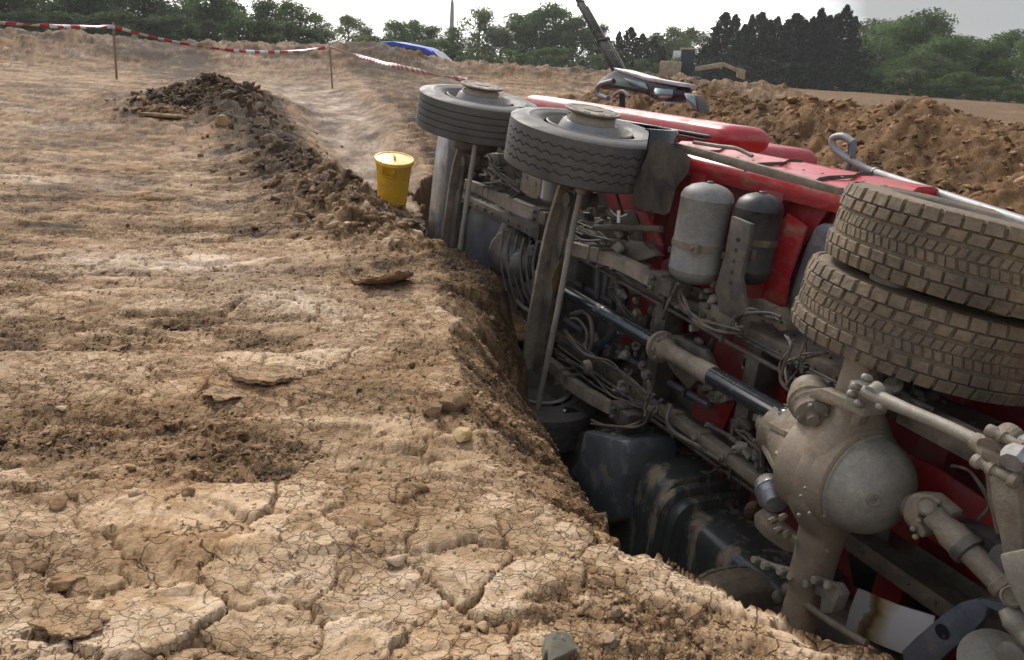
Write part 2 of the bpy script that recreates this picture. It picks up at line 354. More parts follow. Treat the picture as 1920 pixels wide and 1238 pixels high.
def ground(x, y, fine=True):
    z = base_h(x, y)
    r = np.hypot(x, y)
    near = 1-sm(12, 26, r)
    z = z + .05*fbm(x*.35+9, y*.5, 3, 2) + .10*fbm(x*.12, y*.14, 3, 5)*sm(8, 20, r)
    # long ruts lying across the bank, leaning away to the right
    wx = x*.95+y*.18; wy = y-.16*x
    wob = fbm(x*.8, y*.8, 3, 21)
    rut = fbm(wx*.35+.4, wy*1.55+.30*wob, 3, 31)
    rutm = sm(-.02, -.30, rut)                  # 1 in the loose dark bands
    rutm = rutm*sm(-.25, .2, fbm(x*1.5, y*3.2, 4, 33, .6))*(1-.5*sm(4, 7, y))
    z = z + (.045-.034*sm(4.0, 6.5, y))*rut*near - .014*rutm*near
    # wheel streaks on the left
    sx = (x+2.2)*.30+(y-7.2)*.95
    st = sm(-1.1, -2.2, x)*sm(5.2, 6.4, y)*(1-sm(11.5, 14, y))
    z = z + st*.008*np.sin(sx*17+2.2*wob+1.2*fbm(x*1.3, y*1.3, 2, 3))
    # crazed plates of dry mud
    wpx = x+.06*fbm(x*5, y*5, 2, 41)+.02*fbm(x*16, y*16, 2, 43); wpy = y+.06*fbm(x*5+7, y*5, 2, 42)+.02*fbm(x*16+7, y*16, 2, 44)
    e1, a1, b1, c1, ox, oy = voro(wpx*3.3, wpy*4.3, 1)
    e2, a2, b2, c2, ox2, oy2 = voro(wpx*9.5+4, wpy*12+2, 5)
    wqx = x+.02*fbm(x*14, y*14, 2, 45); wqy = y+.02*fbm(x*14+3, y*14, 2, 46)
    e3, a3, b3, c3, ox3, oy3 = voro(wqx*24+1, wqy*30+5, 6)
    pm = sm(-.10, .22, fbm(x*.55+2, y*.9+5, 3, 51)+.28-1.2*rutm)       # plate zones
    big = (a1 > .42)*1.0
    lift = np.clip((b1-.45), 0, 1)*.026*pm*near*big + np.clip(b2-.6, 0, 1)*.022*near*(1-.6*pm)
    tilt = (ox*(b1-.5)+oy*(c1-.62))*.035*pm*near*big+(ox2*(b2-.5)+oy2*(c2-.6))*.020*near
    edge1 = np.clip(e1/(.035+.04*c1), 0, 1); edge2 = np.clip(e2/.10, 0, 1)
    crack1 = (1-edge1)**1.2
    crack2 = (1-edge2)**1.5
    crk1vis = sm(-.25, .15, fbm(x*2.1, y*2.1, 2, 61)+.12)
    m3 = sm(-.1, .35, fbm(x*1.1+8, y*1.7, 3, 65)+.35*(1-pm)+.3*rutm)
    crack3 = (1-np.clip(e3/.16, 0, 1))**1.3*(1-sm(6, 11, r))
    z = z + (lift+tilt)*sm(0, .07, e1) - .006*crack3*m3*near + .010*(b3-.5)*m3*near*(1-sm(6, 11, r))
    z = z - .022*crack1*pm*near*crk1vis - .010*crack2*near*(.45+.5*(1-pm))*sm(-.2, .3, fbm(x*3, y*3, 2, 63))
    # small crumbly relief
    crumb = billow(x*9, y*9, 4, 71)
    z = z + near*(crumb-.3)*(.010+.034*rutm+.014*(1-pm))
    rough2 = billow(x*26, y*26, 2, 77)
    z = z + near*(rough2-.3)*(.002+.012*rutm+.004*(1-pm))*(1-sm(7, 13, r))
    z = z + (1-near)*.09*billow(x*1.3, y*1.3, 3, 75)*(1-sm(55, 90, r))
    dry = .43+.36*pm*(.5+.5*big*b1)-.12*rutm-.34*crack1*pm*crk1vis-.20*crack2*(1-sm(7, 12, r))-.20*crack3*m3+.36*fbm(x*1.5, y*3.4, 4, 81)+.22*fbm(x*7, y*17, 3, 83)+.16*(b2-.5)+.14*(b3-.5)*m3+.14*(rough2-.3)
    wet = np.zeros_like(x)
    # pale dried sheen patches
    wet = wet+.3*sm(.15, .5, fbm(x*.5+4, y*1.2, 3, 91))*sm(4.5, 7, y)*(x < -1.)
    # two stretches of larger, paler, smoother plates
    pz = np.zeros_like(x)
    for (cx, cy, sx2, sy2, k_) in PALE:
        pz = np.maximum(pz, k_*np.exp(-((x-cx)/sx2)**2-((y-cy)/sy2)**2*1.0+.5*fbm(x*2.5, y*2.5, 3, 95)))
    pz = np.clip(pz, 0, 1)
    dry = dry+.26*pz*(1-.9*crack1)-.20*crack1*pz; z = z-.016*crack1*pz
    wet = np.maximum(wet, .35*pz*(y > 4))
    crk = np.clip(sm(-.22, .18, fbm(x*1.3+5, y*1.9, 4, 97)+.10)*(1-.85*pz)+.15, 0, 1)
    # wet track down the middle
    dt, tw = dpoly(x, y, TRACK, TRACKW)
    tk = (1-sm(21, 26, r))*(1-sm(.45, 1.0, dt/(tw+.001)+.25*fbm(x*.9, y*.5, 3, 15)))
    z = z - .16*tk*(1-sm(25, 40, r))
    tv = fbm(x*2, y*1.1, 4, 17)
    wet = np.maximum(wet, tk*(.12+.5*np.clip(tv+.3, 0, 1))); dry = dry*(1-tk)+(.40+.55*tv+.9*(billow(x*4, y*2.2, 4, 19, .65)-.3))*tk; z = z+tk*.035*(billow(x*5, y*3, 3, 18)-.3)*(1-sm(12, 20, r)); tk2 = tk*sm(-.35, .25, tv+.1)
    # caterpillar cleat marks beside it
    cl = sm(1., 1.3, dt/(tw+.001))*(1-sm(1.9, 3.2, dt/(tw+.001)))*sm(8, 10, r)
    z = z + cl*.045*np.sin((y*.9-x*.5)*13+1.5*wob)*(1-sm(18, 30, r)); dry = dry-.30*cl
    # ridge of clods between bank and track
    dr, rh = dpoly(x, y, RIDGE, RIDH)
    rr = np.exp(-(dr/.62)**2)
    z = z + rh*rr*(.55+1.5*billow(x*1.7, y*1.7, 4, 101)); dry = dry-.20*rr
    z = z + rr*.15*(billow(x*4.5, y*4.5, 4, 103, .6)-.25)
    # far mound
    dm = np.hypot((x-MOUND[0])/1.75, (y-MOUND[1])/1.9)
    mo = np.exp(-dm**2.4)
    z = z + mo*(.08+.60*billow(x*1.1+.3, y*1.1, 5, 111, .6))+mo*.28*(billow(x*3, y*3, 3, 113)-.25); dry = dry-.42*mo
    # far berm ring
    az = np.arctan2(x, np.maximum(y, .1))
    bz = np.interp(az, _ba, _bz)
    bw = np.exp(-((r-BR)/2.6)**2)*sm(-1.6, -1.2, az)*(1-sm(.30, .42, az))
    z = z*(1-bw)+bz*bw+bw*(billow(x*.8, y*.8, 5, 121, .65)-.32)*.62
    dry = dry-.30*np.exp(-((r-BR)/5.)**2)+.3*(billow(x*1.2, y*1.2, 4, 123)-.3)*(r > 18)
    mid = sm(4.8, 7.5, r)*(1-sm(17, 24, r))*(1-tk)
    mb1 = billow(x*2.2+.4*y, y*4.6, 4, 161, .62)-.3; mb2 = fbm(x*1.1, y*5.5, 4, 163, .65)
    z = z+mid*mb1*.040*(1-mo)*(1-rr); dry = dry+mid*(.50*mb1+.34*mb2-.13)
    # the field behind: dull brown, smooth
    dry = np.where(r > 33, .28+.12*fbm(x*.05, y*.2, 3, 9), dry)
    wet = np.where(r > 33, 0, wet)
    # collapse slope and trench
    jx = x+.13*fbm(x*2.6, y*2.6, 3, 131, .45)+.012*fbm(x*8, y*8, 2, 133); jy = y+.13*fbm(x*2.6+5, y*2.6, 3, 132, .45)+.012*fbm(x*8+9, y*8, 2, 134)
    dC, _ = dpoly(jx, jy, CREST)
    dE, zE = dpoly(jx, jy, EDGE, EZ, True)
    ins = inside(jx, jy, EDGE)
    # which side of the crest line: use a closed region between crest and edge
    reg = np.array(CREST + [tuple(q) for q in EDGE[4:16]])
    insr = inside(jx, jy, reg)
    t = np.where(insr, dC/(dC+dE+1e-6), 0.)
    zs = zE*(t**1.25)
    sl = np.where(insr & ~ins, 1., 0.)
    z = z+np.where(insr, zs, 0)*(~ins) + sl*t*(billow(x*6, y*6, 4, 141)-.3)*.09
    lipround = np.exp(-dE/.07)*(~ins)*.03
    z = z-lipround
    zt = zE-(1.75+zE)*sm(0, .16, dE)+.05*fbm(x*3, y*3, 3, 151)+.06*np.clip(dE/.2, 0, 1)*billow(x*4, y*4, 3, 153)
    z = np.where(ins, np.minimum(zt, z), z)
    near_lip = np.exp(-dE/.22)*(r < 9)
    dry = np.where(ins, .22+.1*fbm(x*2, y*2, 2, 5), dry-.10*sl-.35*sl*sm(.1, .8, t)*(y > 2.6)+.25*near_lip*(~insr))
    rub = np.clip(rutm*.8+sl*.9+rr*.9+mo*.8+(1-pm)*.22+bw*.3, 0, 1)*(~ins)*(1-tk)
    global _crk; _crk = np.clip(crk*(1-.8*tk)*(1-.5*mo), 0, 1)
    return z, np.clip(dry, 0, 1), np.clip(wet, 0, 1), rub

# ---- soil material
def soil(name, warm=0.):
    m_ = bpy.data.materials.new(name); m_.use_nodes = True; t = m_.node_tree; b = t.nodes['Principled BSDF']; L = t.links.new
    at = t.nodes.new('ShaderNodeAttribute'); at.attribute_name = 'dry'
    aw = t.nodes.new('ShaderNodeAttribute'); aw.attribute_name = 'wet'
    ak = t.nodes.new('ShaderNodeAttribute'); ak.attribute_name = 'crk'
    tcn = t.nodes.new('ShaderNodeTexCoord')
    n1 = t.nodes.new('ShaderNodeTexNoise'); n1.inputs['Scale'].default_value = 3.2; n1.inputs['Detail'].default_value = 6; n1.inputs['Roughness'].default_value = .72; L(tcn.outputs['Object'], n1.inputs['Vector'])
    n2 = t.nodes.new('ShaderNodeTexNoise'); n2.inputs['Scale'].default_value = 34; n2.inputs['Detail'].default_value = 5; n2.inputs['Roughness'].default_value = .75; L(tcn.outputs['Object'], n2.inputs['Vector'])
    a1 = t.nodes.new('ShaderNodeMath'); a1.operation = 'MULTIPLY_ADD'; a1.inputs[1].default_value = .55; a1.inputs[2].default_value = -.28; L(n1.outputs['Fac'], a1.inputs[0])
    a2 = t.nodes.new('ShaderNodeMath'); a2.operation = 'MULTIPLY_ADD'; a2.inputs[1].default_value = .62; L(n2.outputs['Fac'], a2.inputs[0]); L(a1.outputs[0], a2.inputs[2])
    a3 = t.nodes.new('ShaderNodeMath'); a3.operation = 'ADD'; L(a2.outputs[0], a3.inputs[0]); L(at.outputs['Fac'], a3.inputs[1])
    a4 = t.nodes.new('ShaderNodeMath'); a4.operation = 'SUBTRACT'; L(a3.outputs[0], a4.inputs[0]); a4.inputs[1].default_value = .31
    # flakes and hair cracks, three sizes
    def warp(sc_, amt):
        nn_ = t.nodes.new('ShaderNodeTexNoise'); nn_.inputs['Scale'].default_value = sc_; nn_.inputs['Detail'].default_value = 3; L(tcn.outputs['Object'], nn_.inputs['Vector'])
        s_ = t.nodes.new('ShaderNodeVectorMath'); s_.operation = 'SCALE'; s_.inputs['Scale'].default_value = amt; L(nn_.outputs['Color'], s_.inputs[0])
        a_ = t.nodes.new('ShaderNodeVectorMath'); a_.operation = 'ADD'; L(tcn.outputs['Object'], a_.inputs[0]); L(s_.outputs[0], a_.inputs[1])
        m__ = t.nodes.new('ShaderNodeMapping'); m__.inputs['Scale'].default_value = (.8, 1.15, 1.0); L(a_.outputs[0], m__.inputs[0]); return m__.outputs[0]
    bumps = []; val = a4.outputs[0]
    ms_ = t.nodes.new('ShaderNodeTexNoise'); ms_.inputs['Scale'].default_value = 1.7; ms_.inputs['Detail'].default_value = 5; L(tcn.outputs['Object'], ms_.inputs['Vector'])
    for (sc_, wv, wd_, dk, cv, m0, m1) in ((5.2, 4, .022, .26, .12, .51, .68), (23, 16, .07, .065, .34, .66, .40)):
        wv_ = warp(wv, .55/sc_*3)
        ve = t.nodes.new('ShaderNodeTexVoronoi'); ve.feature = 'DISTANCE_TO_EDGE'; ve.inputs['Scale'].default_value = sc_; L(wv_, ve.inputs['Vector'])
        vc_ = t.nodes.new('ShaderNodeTexVoronoi'); vc_.inputs['Scale'].default_value = sc_; L(wv_, vc_.inputs['Vector'])
        ln = t.nodes.new('ShaderNodeMapRange'); ln.inputs['From Max'].default_value = wd_; ln.inputs['To Min'].default_value = 1; ln.inputs['To Max'].default_value = 0; L(ve.outputs['Distance'], ln.inputs[0])
        mk = t.nodes.new('ShaderNodeMapRange'); mk.inputs['From Min'].default_value = m0; mk.inputs['From Max'].default_value = m1; L(ms_.outputs['Fac'], mk.inputs[0])
        if sc_ > 10:
            mk2 = t.nodes.new('ShaderNodeMath'); mk2.operation = 'MULTIPLY'; L(mk.outputs[0], mk2.inputs[0]); L(ak.outputs['Fac'], mk2.inputs[1]); mk = mk2
        li = t.nodes.new('ShaderNodeMath'); li.operation = 'MULTIPLY'; L(ln.outputs[0], li.inputs[0]); L(mk.outputs[0], li.inputs[1])
        sb = t.nodes.new('ShaderNodeMath'); sb.operation = 'MULTIPLY_ADD'; sb.inputs[1].default_value = -dk; L(li.outputs[0], sb.inputs[0]); L(val, sb.inputs[2])
        sp = t.nodes.new('ShaderNodeSeparateColor'); L(vc_.outputs['Color'], sp.inputs[0])
        s0 = t.nodes.new('ShaderNodeMath'); s0.operation = 'SUBTRACT'; L(sp.outputs[0], s0.inputs[0]); s0.inputs[1].default_value = .5
        s1 = t.nodes.new('ShaderNodeMath'); s1.operation = 'MULTIPLY'; L(s0.outputs[0], s1.inputs[0]); L(mk.outputs[0], s1.inputs[1])
        s2 = t.nodes.new('ShaderNodeMath'); s2.operation = 'MULTIPLY_ADD'; s2.inputs[1].default_value = cv; L(s1.outputs[0], s2.inputs[0]); L(sb.outputs[0], s2.inputs[2]); val = s2.outputs[0]
        hb_ = t.nodes.new('ShaderNodeMath'); hb_.operation = 'MULTIPLY_ADD'; hb_.inputs[1].default_value = -1.3; L(li.outputs[0], hb_.inputs[0]); L(s1.outputs[0], hb_.inputs[2]); bumps.append((hb_.outputs[0], .35/sc_))
    cr_ = t.nodes.new('ShaderNodeValToRGB'); e_ = cr_.color_ramp.elements
    e_[0].position = 0; e_[0].color = (.052, .032, .017, 1)
    e_[1].position = 1; e_[1].color = (.57, .425, .290, 1)
    for p_, c_ in ((.25, (.150, .087, .040)), (.5, (.275, .172, .092)), (.75, (.405, .275, .162))):
        q_ = e_.new(p_); q_.color = (*c_, 1)
    L(val, cr_.inputs[0])
    # ochre patches
    n5 = t.nodes.new('ShaderNodeTexNoise'); n5.inputs['Scale'].default_value = 1.1; n5.inputs['Detail'].default_value = 4; L(tcn.outputs['Object'], n5.inputs['Vector'])
    r5 = t.nodes.new('ShaderNodeMapRange'); r5.inputs['From Min'].default_value = .48; r5.inputs['From Max'].default_value = .72; r5.inputs['To Max'].default_value = .55+warm; r5.inputs['To Min'].default_value = warm; L(n5.outputs['Fac'], r5.inputs[0])
    mo_ = t.nodes.new('ShaderNodeMix'); mo_.data_type = 'RGBA'; mo_.blend_type = 'MULTIPLY'; L(r5.outputs[0], mo_.inputs[0]); L(cr_.outputs[0], mo_.inputs[6]); mo_.inputs[7].default_value = (1.08, .90, .66, 1)
    # greyish wet silt
    mw = t.nodes.new('ShaderNodeMix'); mw.data_type = 'RGBA'; L(aw.outputs['Fac'], mw.inputs[0]); L(mo_.outputs[2], mw.inputs[6])
    hs = t.nodes.new('ShaderNodeHueSaturation'); hs.inputs['Saturation'].default_value = .55; hs.inputs['Value'].default_value = 1.0; L(mo_.outputs[2], hs.inputs['Color']); L(hs.outputs[0], mw.inputs[7])
    L(mw.outputs[2], b.inputs['Base Color'])
    rr_ = t.nodes.new('ShaderNodeMapRange'); rr_.inputs['To Min'].default_value = .88; rr_.inputs['To Max'].default_value = .5; L(aw.outputs['Fac'], rr_.inputs[0]); L(rr_.outputs[0], b.inputs['Roughness'])
    b.inputs['Specular IOR Level'].default_value = .22
    n3 = t.nodes.new('ShaderNodeTexNoise'); n3.inputs['Scale'].default_value = 70; n3.inputs['Detail'].default_value = 4; n3.inputs['Roughness'].default_value = .7; L(tcn.outputs['Object'], n3.inputs['Vector'])
    bp = t.nodes.new('ShaderNodeBump'); bp.inputs['Strength'].default_value = .75; bp.inputs['Distance'].default_value = .012; L(n3.outputs['Fac'], bp.inputs['Height'])
    bp2 = bp
    nrm_ = bp2.outputs[0]
    (h1_, d1_), (h2_, d2_) = bumps
    hm_ = t.nodes.new('ShaderNodeMath'); hm_.operation = 'MULTIPLY_ADD'; hm_.inputs[1].default_value = .4; L(h2_, hm_.inputs[0]); L(h1_, hm_.inputs[2])
    for hh_, ds_ in ((hm_.outputs[0], .035),):
        b3_ = t.nodes.new('ShaderNodeBump'); b3_.inputs['Strength'].default_value = .8; b3_.inputs['Distance'].default_value = ds_; L(hh_, b3_.inputs['Height']); L(nrm_, b3_.inputs['Normal']); nrm_ = b3_.outputs[0]
    L(nrm_, b.inputs['Normal'])
    return m_
M['soil'] = soil('damp brown clay soil'); M['soil2'] = soil('orange brown spoil soil', .30)

def gridmesh(name, X, Y, Z, attrs, mat, wrap=False):
    nr, nc = X.shape
    co = np.stack([X, Y, Z], -1).reshape(-1, 3).astype(np.float32)
    idx = np.arange(nr*nc).reshape(nr, nc)
    q = np.stack([idx[:-1, :-1], idx[:-1, 1:], idx[1:, 1:], idx[1:, :-1]], -1).reshape(-1, 4)
    me = bpy.data.meshes.new(name)
    me.vertices.add(len(co)); me.vertices.foreach_set('co', co.ravel())
    me.loops.add(q.size); me.loops.foreach_set('vertex_index', q.ravel().astype(np.int32))
    me.polygons.add(len(q)); me.polygons.foreach_set('loop_start', np.arange(0, q.size, 4, dtype=np.int32))
    me.polygons.foreach_set('loop_total', np.full(len(q), 4, np.int32)); me.polygons.foreach_set('use_smooth', np.ones(len(q), bool))
    me.update(calc_edges=True)
    for k_, a in attrs.items():
        A = me.attributes.new(k_, 'FLOAT', 'POINT'); A.data.foreach_set('value', np.asarray(a, np.float32).ravel())
    me.materials.append(mat)
    o = bpy.data.objects.new(name, me); COL.objects.link(o); return o

AP = (0.2, -2.2)
azs = np.concatenate([np.linspace(-150, -47, 26)[:-1], np.linspace(-47, 45, 1080), np.linspace(45, 150, 26)[1:]])
rr1 = 1.2*np.exp(np.linspace(0, math.log(3.2/1.2), 18))[:-1]
rr2 = 3.2*np.exp(np.arange(0, math.log(13/3.2), .0033))[:-1]
rr3 = 13*np.exp(np.arange(0, math.log(45/13), .0085))[:-1]
rr4 = 45*np.exp(np.linspace(0, math.log(420/45), 40))
rs = np.concatenate([rr1, rr2, rr3, rr4])
A_, R_ = np.meshgrid(np.radians(azs), rs)
GX = AP[0]+np.sin(A_)*R_; GY = AP[1]+np.cos(A_)*R_
GZ, dry, wet, rub = ground(GX, GY)
g = gridmesh('ground', GX, GY, GZ, dict(dry=dry, wet=wet, crk=_crk), M['soil']); g['kind'] = 'structure'
def gz(x, y):
    z, d_, w_, r_ = ground(np.array([float(x)]), np.array([float(y)])); return float(z[0])

# ---- spoil heap beyond the trench: one ridge parallel to the truck
HA = np.array([-.4398, .898]); HC = np.array([.897, .441]); HO = np.array([.38, 5.2])
us = np.linspace(-9, 15, 620); vs = np.linspace(3.4, 9.5, 250)
Uu, Vv = np.meshgrid(us, vs)
HX = HO[0]+Uu*HA[0]+Vv*HC[0]; HY = HO[1]+Uu*HA[1]+Vv*HC[1]
crest = np.interp(Uu, [-9, -2, .76, 2.27, 3.84, 6.0, 7.2, 8.6, 11, 15], [1.1, 1.15, 1.13, 1.33, 1.20, 1.25, 1.34, 1.15, .7, .2])+.16*fbm(Uu*.9, Vv*.2, 3, 201)
vc = 6.0+.35*fbm(Uu*.5, Uu*0+3, 2, 203)
prof = np.where(Vv < vc, 1-np.clip((vc-Vv)/2.3, 0, 1.1)**1.15, 1-np.clip((Vv-vc)/2.6, 0, 1.1)**1.6)
HZ = crest*prof-.35*(1-prof)
lump = billow(Uu*1.3, Vv*1.3, 5, 211, .6)-.3
HZ = HZ+lump*.32*np.clip(prof+.5, 0, 1)+(billow(Uu*4, Vv*4, 5, 217, .62)-.3)*.17+(billow(Uu*15, Vv*15, 2, 219)-.3)*.05
hd = .27+.34*lump+.22*fbm(Uu*2, Vv*2, 3, 221)
g2 = gridmesh('spoil_heap', HX, HY, HZ, dict(dry=np.clip(hd, 0, 1), wet=hd*0, crk=hd*0+.15), M['soil2']); g2['kind'] = 'structure'

# ---- loose clods and crumbs: real geometry, joined
def ico(sub):
    bm = bmesh.new(); bmesh.ops.create_icosphere(bm, subdivisions=sub, radius=1); v = np.array([q.co[:] for q in bm.verts]); f = np.array([[w_.index for w_ in q.verts] for q in bm.faces]); bm.free(); return v, f
def scatter(name, P, Sz, sub, mat, dryv, flat=.7, seed=0):
    v0, f0 = ico(sub); n = len(P); r_ = np.random.default_rng(seed)
    # eight lumpy variants
    var = []
    for k in range(14):
        d = 1+.34*np.sin(v0@r_.normal(size=3)*2.1+k)+.22*np.sin(v0@r_.normal(size=3)*4.3+2*k)
        # knock flat facets off
        vv = v0*d[:, None]
        for _ in range(9):
            nn = r_.normal(size=3); nn /= np.linalg.norm(nn); h = vv@nn; vv = vv-np.maximum(h-r_.uniform(.42, .75), 0)[:, None]*nn
        var.append(vv+.07*r_.normal(size=vv.shape)*(.5 if sub > 1 else 1))
    var = np.array(var)
    k = r_.integers(0, 14, n); a = r_.random(n)*2*np.pi
    sc = Sz[:, None]*np.stack([r_.uniform(.7, 1.35, n), r_.uniform(.7, 1.35, n), r_.uniform(.55, 1.0, n)*flat], -1)
    V = var[k]*sc[:, None, :]
    c, s = np.cos(a)[:, None], np.sin(a)[:, None]
    X = V[..., 0]*c-V[..., 1]*s; Y = V[..., 0]*s+V[..., 1]*c
    tl = r_.normal(0, .3, (n, 1)); Z = V[..., 2]+X*tl
    co = np.stack([X, Y, Z], -1)+P[:, None, :]
    F = (f0[None]+(np.arange(n)*len(v0))[:, None, None]).reshape(-1, 3)
    me = bpy.data.meshes.new(name); co = co.reshape(-1, 3).astype(np.float32)
    me.vertices.add(len(co)); me.vertices.foreach_set('co', co.ravel())
    me.loops.add(F.size); me.loops.foreach_set('vertex_index', F.ravel().astype(np.int32))
    me.polygons.add(len(F)); me.polygons.foreach_set('loop_start', np.arange(0, F.size, 3, dtype=np.int32)); me.polygons.foreach_set('loop_total', np.full(len(F), 3, np.int32))
    me.update(calc_edges=True)
    A = me.attributes.new('dry', 'FLOAT', 'POINT'); A.data.foreach_set('value', np.repeat(dryv, len(v0)).astype(np.float32))
    A = me.attributes.new('wet', 'FLOAT', 'POINT'); A.data.foreach_set('value', np.zeros(len(co), np.float32))
    me.materials.append(mat); o = bpy.data.objects.new(name, me); COL.objects.link(o); o['kind'] = 'stuff'; return o
def cands(n, r0, r1, a0=-45, a1=42, pw=1.):
    r_ = r0*np.exp(rng.random(n)**pw*math.log(r1/r0)); a = np.radians(rng.uniform(a0, a1, n))
    return AP[0]+np.sin(a)*r_, AP[1]+np.cos(a)*r_
def pick(n, r0, r1, base, smin, smax, p=2.2, a0=-45, a1=42):
    x, y = cands(n, r0, r1, a0, a1); z, d_, w_, rb = ground(x, y)
    k = rng.random(n) < (base+rb*1.0)
    k &= (z > -.95)
    x, y, z, d_ = x[k], y[k], z[k], d_[k]; n = len(x)
    s_ = smin+(smax-smin)*rng.random(n)**p
    return np.stack([x, y, z+s_*.18], -1), s_, np.clip(d_+rng.normal(.05, .12, n), .1, .95)
P, s_, d_ = pick(95000, 3.3, 10.5, .10, .003, .0135, 2.2); scatter('soil_crumbs', P, s_, 1, M['soil'], d_, seed=1)
P, s_, d_ = pick(8000, 3.4, 12, .03, .010, .036, 4.5); scatter('soil_clods', P, s_, 2, M['soil'], d_, seed=2)
# clods on the ridge, the mound and the collapse slope
x = []; y = []; ss = []
for k in range(2600):
    t = rng.random()*(len(RIDGE)-1); i = int(t); q = np.array(RIDGE[i])*(1-t+i)+np.array(RIDGE[i+1])*(t-i)
    x.append(q[0]+rng.normal(0, .38)); y.append(q[1]+rng.normal(0, .42)); ss.append(.008+.065*rng.random()**6)
for k in range(2600):
    x.append(MOUND[0]+np.clip(rng.normal(0, .6), -1.2, 1.2)); y.append(MOUND[1]+np.clip(rng.normal(0, .8), -1.6, 1.6)); ss.append(.012+.10*rng.random()**6)
x = np.array(x); y = np.array(y); ss = np.array(ss); z, d2, _, _ = ground(x, y); k = z > -.4
scatter('ridge_clods', np.stack([x, y, z+ss*.08], -1)[k], ss[k], 2, M['soil'], np.clip(d2[k]+rng.normal(.12, .12, k.sum()), 0, 1), .85, 3)
# clods on the heap
n = 15000; uu = rng.uniform(-3, 9.5, n); vv = rng.uniform(3.6, 6.6, n)
iu = np.clip(((uu+9)/24*619).astype(int), 0, 619); iv = np.clip(((vv-3.4)/6.1*249).astype(int), 0, 249)
ss = .009+.070*rng.random(n)**8
scatter('heap_clods', np.stack([HO[0]+uu*HA[0]+vv*HC[0], HO[1]+uu*HA[1]+vv*HC[1], HZ[iv, iu]+ss*.05], -1), ss, 2, M['soil2'], np.clip(hd[iv, iu]+rng.normal(.08, .14, n), .05, .9), .9, 4)
# ------------------------------------------------------------------ overturned truck
# local axes: x = towards the cab, y = the truck's left side (now pointing up), z = truck's roof direction
TO = np.array([.3835, 5.2084, .0183])
TM = np.array([[-.43980812, .05207115, .89658096], [.89803315, .03690455, .43837715], [-.01026111, .99796125, -.06299254]])
truck = empty('overturned_lorry'); mw_ = Matrix.Identity(4)
for i in range(3):
    for j in range(3): mw_[i][j] = TM[i, j]
    mw_[i][3] = TO[i]
truck.matrix_world = mw_
tag(truck, 'red heavy lorry lying on its side in the trench, muddy underside showing', 'lorry')
_o = TM.T@(np.array([0, 0, CAMH])-TO)
def V(px, py, z=None, y=None, x=None):
    """pixel of the survey photograph -> point on a plane of the truck's own frame"""
    dl = TM.T@ray(px, py)
    i, v = (2, z) if z is not None else ((1, y) if y is not None else (0, x))
    return _o + (v-_o[i])/dl[i]*dl
def Vs(pts, z): return [V(p[0], p[1], z=(p[2] if len(p) > 2 else z)) for p in pts]
T = truck
X_, Y_, Z_ = np.eye(3)

# ---- tyres
def lathe_y(mb, prof, n, mi=0, zig=None):
    """prof [(y, r)], revolved about local y"""
    v = []; f = []; m_ = len(prof)
    for i, (yy, r) in enumerate(prof):
        for k in range(n):
            q = 2*math.pi*k/n; y2 = yy
            if zig and zig[i]: y2 = yy+zig[i]*(1 if (k//2) % 2 else -1)
            v.append((r*math.cos(q), y2, r*math.sin(q)))
    for i in range(m_-1):
        for k in range(n): f.append((i*n+k, i*n+(k+1) % n, (i+1)*n+(k+1) % n, (i+1)*n+k))
    mb.add(v, f, mi)
def sidewall(y0, s, R=.52, full=True):
    """profile from tread shoulder to bead, s = +1 outward"""
    return [(y0-s*.012, R-.003), (y0-s*.002, R-.018), (y0+s*.006, R-.045), (y0+s*.011, R-.085), (y0+s*.012, R-.12), (y0+s*.014, R-.124), (y0+s*.012, R-.128), (y0+s*.008, R-.16),
            (y0+s*.0, R-.20), (y0-s*.006, R-.206), (y0-s*.010, R-.216), (y0-s*.022, R-.232)]
def rib_tyre(zigzag, R=.545, Wd=.31):
    mb = MB(); h = Wd/2; prof = []; zg = []
    sw = sidewall(-h, -1, R)[::-1]
    for p in sw: prof.append(p); zg.append(0)
    gs = [-.082, -.028, .028, .082]; g_ = .0045 if not zigzag else .004
    for c in gs:
        a = .007 if zigzag else 0
        for yy, r in ((c-g_-.001, R), (c-g_, R-.012), (c+g_, R-.012), (c+g_+.001, R)):
            crown = -.10*(yy**2); prof.append((yy, r+crown)); zg.append(a)
    for p in sidewall(h, 1, R): prof.append(p); zg.append(0)
    lathe_y(mb, prof, 168, 0, zg)
    return mb
